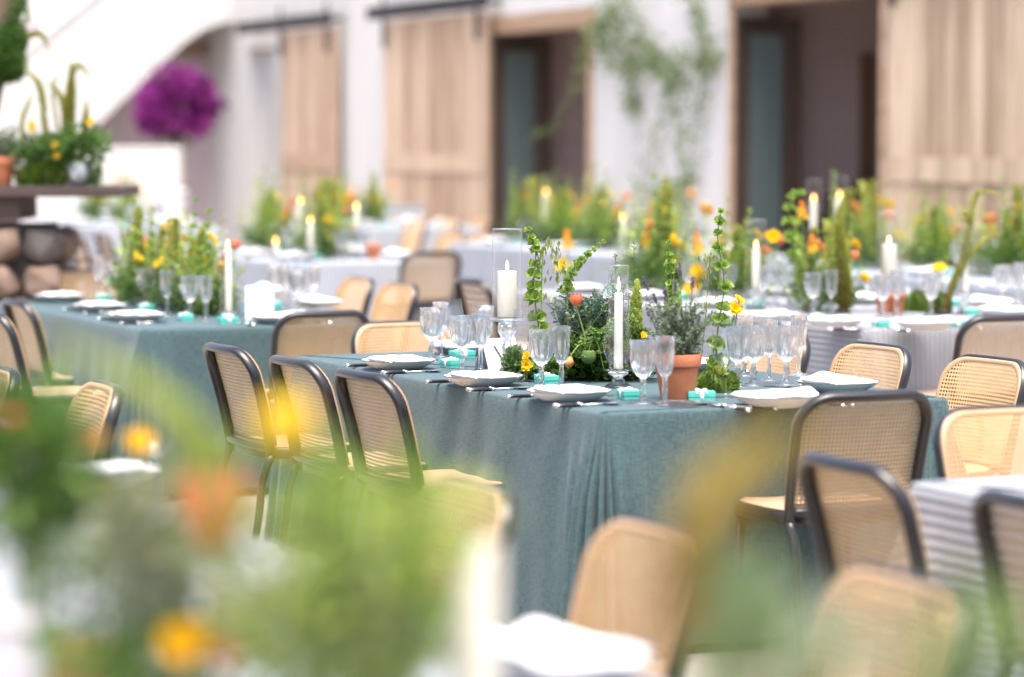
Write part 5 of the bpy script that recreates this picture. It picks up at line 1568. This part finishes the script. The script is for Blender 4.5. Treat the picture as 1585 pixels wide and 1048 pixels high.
def vine(ctrl, n, spread, lo=0.0, hi=1.0, sz=0.07):
    pts = curve([vp(*c) for c in ctrl], 24)
    stem_part(vn, 'stem', pts, 0.009, 0.004, 'stem', 0.3)
    idx = rg.integers(0, 24, n)
    P = pts[idx] + rg.normal(size=(n, 3)) * np.array([spread * 2.0, 0.05, spread]); P[:, 1] = np.clip(P[:, 1], -.35, -.02)
    leaves(mbl, P, rg.normal(size=(n, 3)) + np.array([0, -.3, -.4]), sz * (.6 + .8 * rg.random(n)), sz * .5, lo + (hi - lo) * rg.random(n))
vine([(1055, 330), (1052, 250), (1040, 160), (1000, 90), (950, 30), (935, -30)], 170, .05)
vine([(960, -20), (985, 40), (1000, 80), (1030, 110), (1060, 130)], 300, .085)
vine([(1060, -30), (1080, 30), (1095, 80), (1098, 105)], 230, .06)
vine([(940, 10), (955, 60), (975, 90), (1010, 100), (1050, 90), (1085, 85)], 330, .07)
vine([(930, 30), (930, 70), (960, 110)], 160, .07)
vine([(975, 110), (978, 150), (980, 175)], 130, .045)
vine([(1085, 100), (1085, 150), (1070, 220), (1065, 290)], 110, .06)
vine([(930, 40), (900, 90), (890, 140), (850, 195), (822, 212)], 60, .04)
vine([(930, 20), (905, 60), (906, 100)], 60, .05)
vine([(1040, 130), (1020, 180), (1000, 240), (990, 300)], 90, .08)
vine([(1000, 290), (1030, 310), (1060, 280)], 120, .07)
foliage(vn, mbl, 'vine', 'leaves')

# ------------------------------------------------------------------ the nearest table: blurred flowers close to the lens
plate_at(at(868, 1046, 0.77), rz_of('-u'), 'nearest the camera beside the lime green bush')
plate_at(at(158, 748, 0.77), rz_of('-v'), 'at the far end under the yellow blurred flowers')
for px, py, dd, k, lab in ((500, 1010, 3.9, 'g', 'very blurred goblet inside the lime green bush'), (600, 1060, 3.9, 'g', 'very blurred goblet below the lime green bush'), (395, 1100, 3.7, 'w', 'very blurred wine glass before the orange tulip'), (245, 1050, 3.9, 'g', 'very blurred goblet among the olive leaves'), (240, 800, 6.4, 'w', 'blurred wine glass behind the yellow petals')):
    p = atd(px, py, dd); p[2] = 0.7525
    glassware(k, lab, p, 'glasses on the nearest table')
def near_plant(px, dist, label, build, name='flower_arrangement', cat='flower arrangement'):
    p = atd(px, 900, dist); p[2] = 0.7525
    t = thing(name, label, cat, p, 0, 'blurred plants near the camera')
    mb = MB(); lathe(mb, [(0, 0), (0.05, 0), (0.055, 0.02), (0.03, 0.045), (0, 0.05)], 20); obj('flower_holder', mb.mesh('flower_holder', M['soil']), t)
    def q(px_, py_, dy=0.0): return atd(px_, py_, dist + dy) - p
    build(t, q)
    return t
def rad(px, dist): return px * dist / FPX
def bush(t, q, mat, px, py, rx, ry, dist, n, L, Wd, t0=0, t1=1, dy=0.0, stems=10, up=.4):
    mb = MB(); c = q(px, py, dy)
    cloud(mb, c, (rad(rx, dist), rad(rx, dist) * .8, rad(ry, dist)), n, L, Wd, t0, t1, up=up, inner=.1)
    foliage(t, mb, mat)
    mb = MB()
    for k in range(stems):
        e = c + np.array([rnd.uniform(-.7, .7) * rad(rx, dist), rnd.uniform(-.4, .4) * rad(rx, dist), rnd.uniform(0, .7) * rad(ry, dist)])
        tube(mb, curve([(rnd.uniform(-.02, .02), rnd.uniform(-.02, .02), .03), (e + np.array([0, 0, .1])) * .5, e], 8), 0.002, 5, .5)
    obj('stems', mb.mesh('stems', M['stem']), t)
def b_(t, q):
    D = 2.9
    bush(t, q, 'bell', 600, 840, 160, 100, D, 55, .032, .013, .3, 1)
    bush(t, q, 'lime', 570, 840, 180, 125, D, 110, .034, .013)
    bush(t, q, 'olive', 500, 930, 190, 110, D, 90, .036, .013, .3, 1)
    bush(t, q, 'fern', 540, 990, 200, 100, D, 150, .036, .016, .3, 1, dy=.1)
    bush(t, q, 'lime', 520, 970, 200, 100, D, 130, .036, .016, dy=.12)
    bush(t, q, 'lime', 700, 780, 110, 60, D, 40, .03, .010, stems=4)
    bush(t, q, 'bell', 470, 750, 100, 70, D, 50, .03, .010, stems=4)
    bell_stem(t, [q(560, 1000), q(520, 860), q(500, 770), q(520, 680)], 9, .018, .2)
    bell_stem(t, [q(640, 1000), q(650, 860), q(640, 760), q(630, 690)], 9, .018, .2)
near_plant(570, 2.9, 'very blurred lime green bush beside the white napkin', b_)
def b_(t, q):
    bush(t, q, 'olive', 265, 840, 125, 120, 3.2, 368, .032, .010, 0, 1)
    bush(t, q, 'sage', 190, 890, 120, 70, 3.2, 208, .034, .012, .3, 1)
    bush(t, q, 'fern', 528, 970, 190, 90, 3.2, 528, .034, .013, .2, 1, dy=.05)
    bush(t, q, 'herb', 230, 1010, 190, 70, 3.2, 320, .034, .013, .4, 1, dy=.05)
    bloom(t, [q(380, 1000), q(350, 900, -.12), q(332, 842, -.14)], 'tulip', 1.6, tilt=(0, -.1, 1), stem=.003)
    bloom(t, [q(300, 1090), q(296, 1050), q(285, 1005, -.1)], 'poppy', .85, tilt=(0, -.8, .5))
    bloom(t, [q(330, 1090), q(318, 1020), q(312, 978, -.05)], 'poppy', .35, tilt=(0.2, -.5, .8))
    bloom(t, [q(345, 1090), q(345, 1045), q(345, 1020, -.05)], 'poppy', .5, 'peach', tilt=(.2, -.7, .6))
near_plant(300, 3.2, 'very blurred olive foliage with a big orange tulip', b_)
def b_(t, q):
    bloom(t, [q(430, 1000), q(445, 820), q(441, 695)], 'tulip', 0.9, 'yellow', tilt=(0, 0, 1), stem=.002)
    foxtail(t, [q(380, 900), q(340, 740), q(300, 665), q(230, 605), q(150, 555), q(60, 525)], .014, 340, 'lime', 'pale_arched_spike')
    foxtail(t, [q(300, 900), q(290, 720), q(250, 640), q(190, 570)], .010, 190, 'lime', 'pale_arched_spike')
    foxtail(t, [q(650, 900), q(560, 780), q(470, 660), q(440, 560)], .005, 120, 'lime', 'pale_arched_spike')
near_plant(400, 2.6, 'single yellow tulip with pale arching spikes close to the lens', b_)
def b_(t, q):
    bush(t, q, 'herb', 35, 720, 85, 120, 3.6, 420, .055, .013, .2, 1)
    bush(t, q, 'fern', 100, 790, 70, 120, 3.6, 300, .045, .011, .2, 1)
    foxtail(t, [q(30, 900), q(60, 800), q(30, 720), q(-10, 680)], .010, 400, 'lime', 'pale_arched_spike')
    bloom(t, [q(10, 820), q(15, 690), q(20, 655, -.06)], 'tulip', .32, tilt=(0, 0, 1))
v1 = near_plant(40, 3.6, 'dark green leafy bunch in a grey pot at the picture edge', b_)
gp = thing('grey_pot', 'mottled grey pot under the dark green leafy bunch', 'pot', atd(18, 905, 3.5) * np.array([1, 1, 0]) + np.array([0, 0, .7525]))
mb = MB(); lathe(mb, [(0, 0), (.036, 0), (.043, .06), (.045, .215), (.042, .217), (.04, .19), (0, .18)], 28); obj('pot_body', mb.mesh('pot_body', M['grey_pot']), gp)
mb = MB(); tube(mb, [(.0455 * math.cos(a), .0455 * math.sin(a), .21) for a in np.linspace(0, 2 * PI, 29)[:-1]], .004, 6, closed=True); obj('pot_rim', mb.mesh('pot_rim', M['grey_pot']), gp)
def b_(t, q):
    bush(t, q, 'sage', 200, 800, 70, 60, 4.2, 110, .04, .013, .3, 1)
    for x, y, m in ((215, 695, 'yellow'), (140, 692, 'peach'), (162, 768, 'yellow')):
        bloom(t, [q(190, 850), q(x + 3, y + 50), q(x, y)], 'poppy', .75, m, tilt=(rnd.uniform(-.3, .3), -.5, .8))
    pods(t, [q(300, 850), q(310, 760), q(320, 700), q(325, 680)], 40, .03)
near_plant(190, 4.2, 'cluster of blurred yellow poppies before the far end plate', b_)
def b_(t, q):
    foxtail(t, [q(1045, 1000), q(1062, 870), q(1090, 795), q(1140, 735), q(1205, 675), q(1240, 645)], .017, 260, 'ochre', 'ochre_spike')
    foxtail(t, [q(1040, 1000), q(1045, 900), q(1070, 780), q(1110, 700)], .007, 120, 'ochre', 'ochre_spike')
    bush(t, q, 'ochre', 1120, 760, 70, 70, 2.05, 26, .020, .007, 0, 1, stems=3)
near_plant(1050, 2.05, 'blurred ochre spike leaning across the teal cloth', b_)
def b_(t, q):
    bush(t, q, 'sage', 1190, 980, 120, 100, 2.3, 95, .028, .010, .5, 1)
    bush(t, q, 'fern', 1130, 960, 70, 110, 2.3, 80, .028, .010, .6, 1)
    bush(t, q, 'sage', 1340, 1000, 170, 80, 2.3, 95, .028, .010, .3, 1)
    bush(t, q, 'fern', 1530, 980, 80, 100, 2.3, 70, .028, .010, .4, 1)
near_plant(1220, 2.3, 'wispy grey green sprays over the most blurred cane chair', b_)
p = atd(735, 1000, 3.0); p[2] = .7525
candlestick(p, .19, .045, 'very blurred glass candlestick beside the white napkin near the lens')
pillar_candle(p + np.array([0, 0, .191]), .185, .026, lit=False, label= 'very blurred cream candle between lime bush and white napkin')
clay = flower_pot('blurred clay pot at the bottom picture edge under the yellow poppy', .05, .10, atd(118, 1075, 4.0) * np.array([1, 1, 0]) + np.array([0, 0, .7525]))
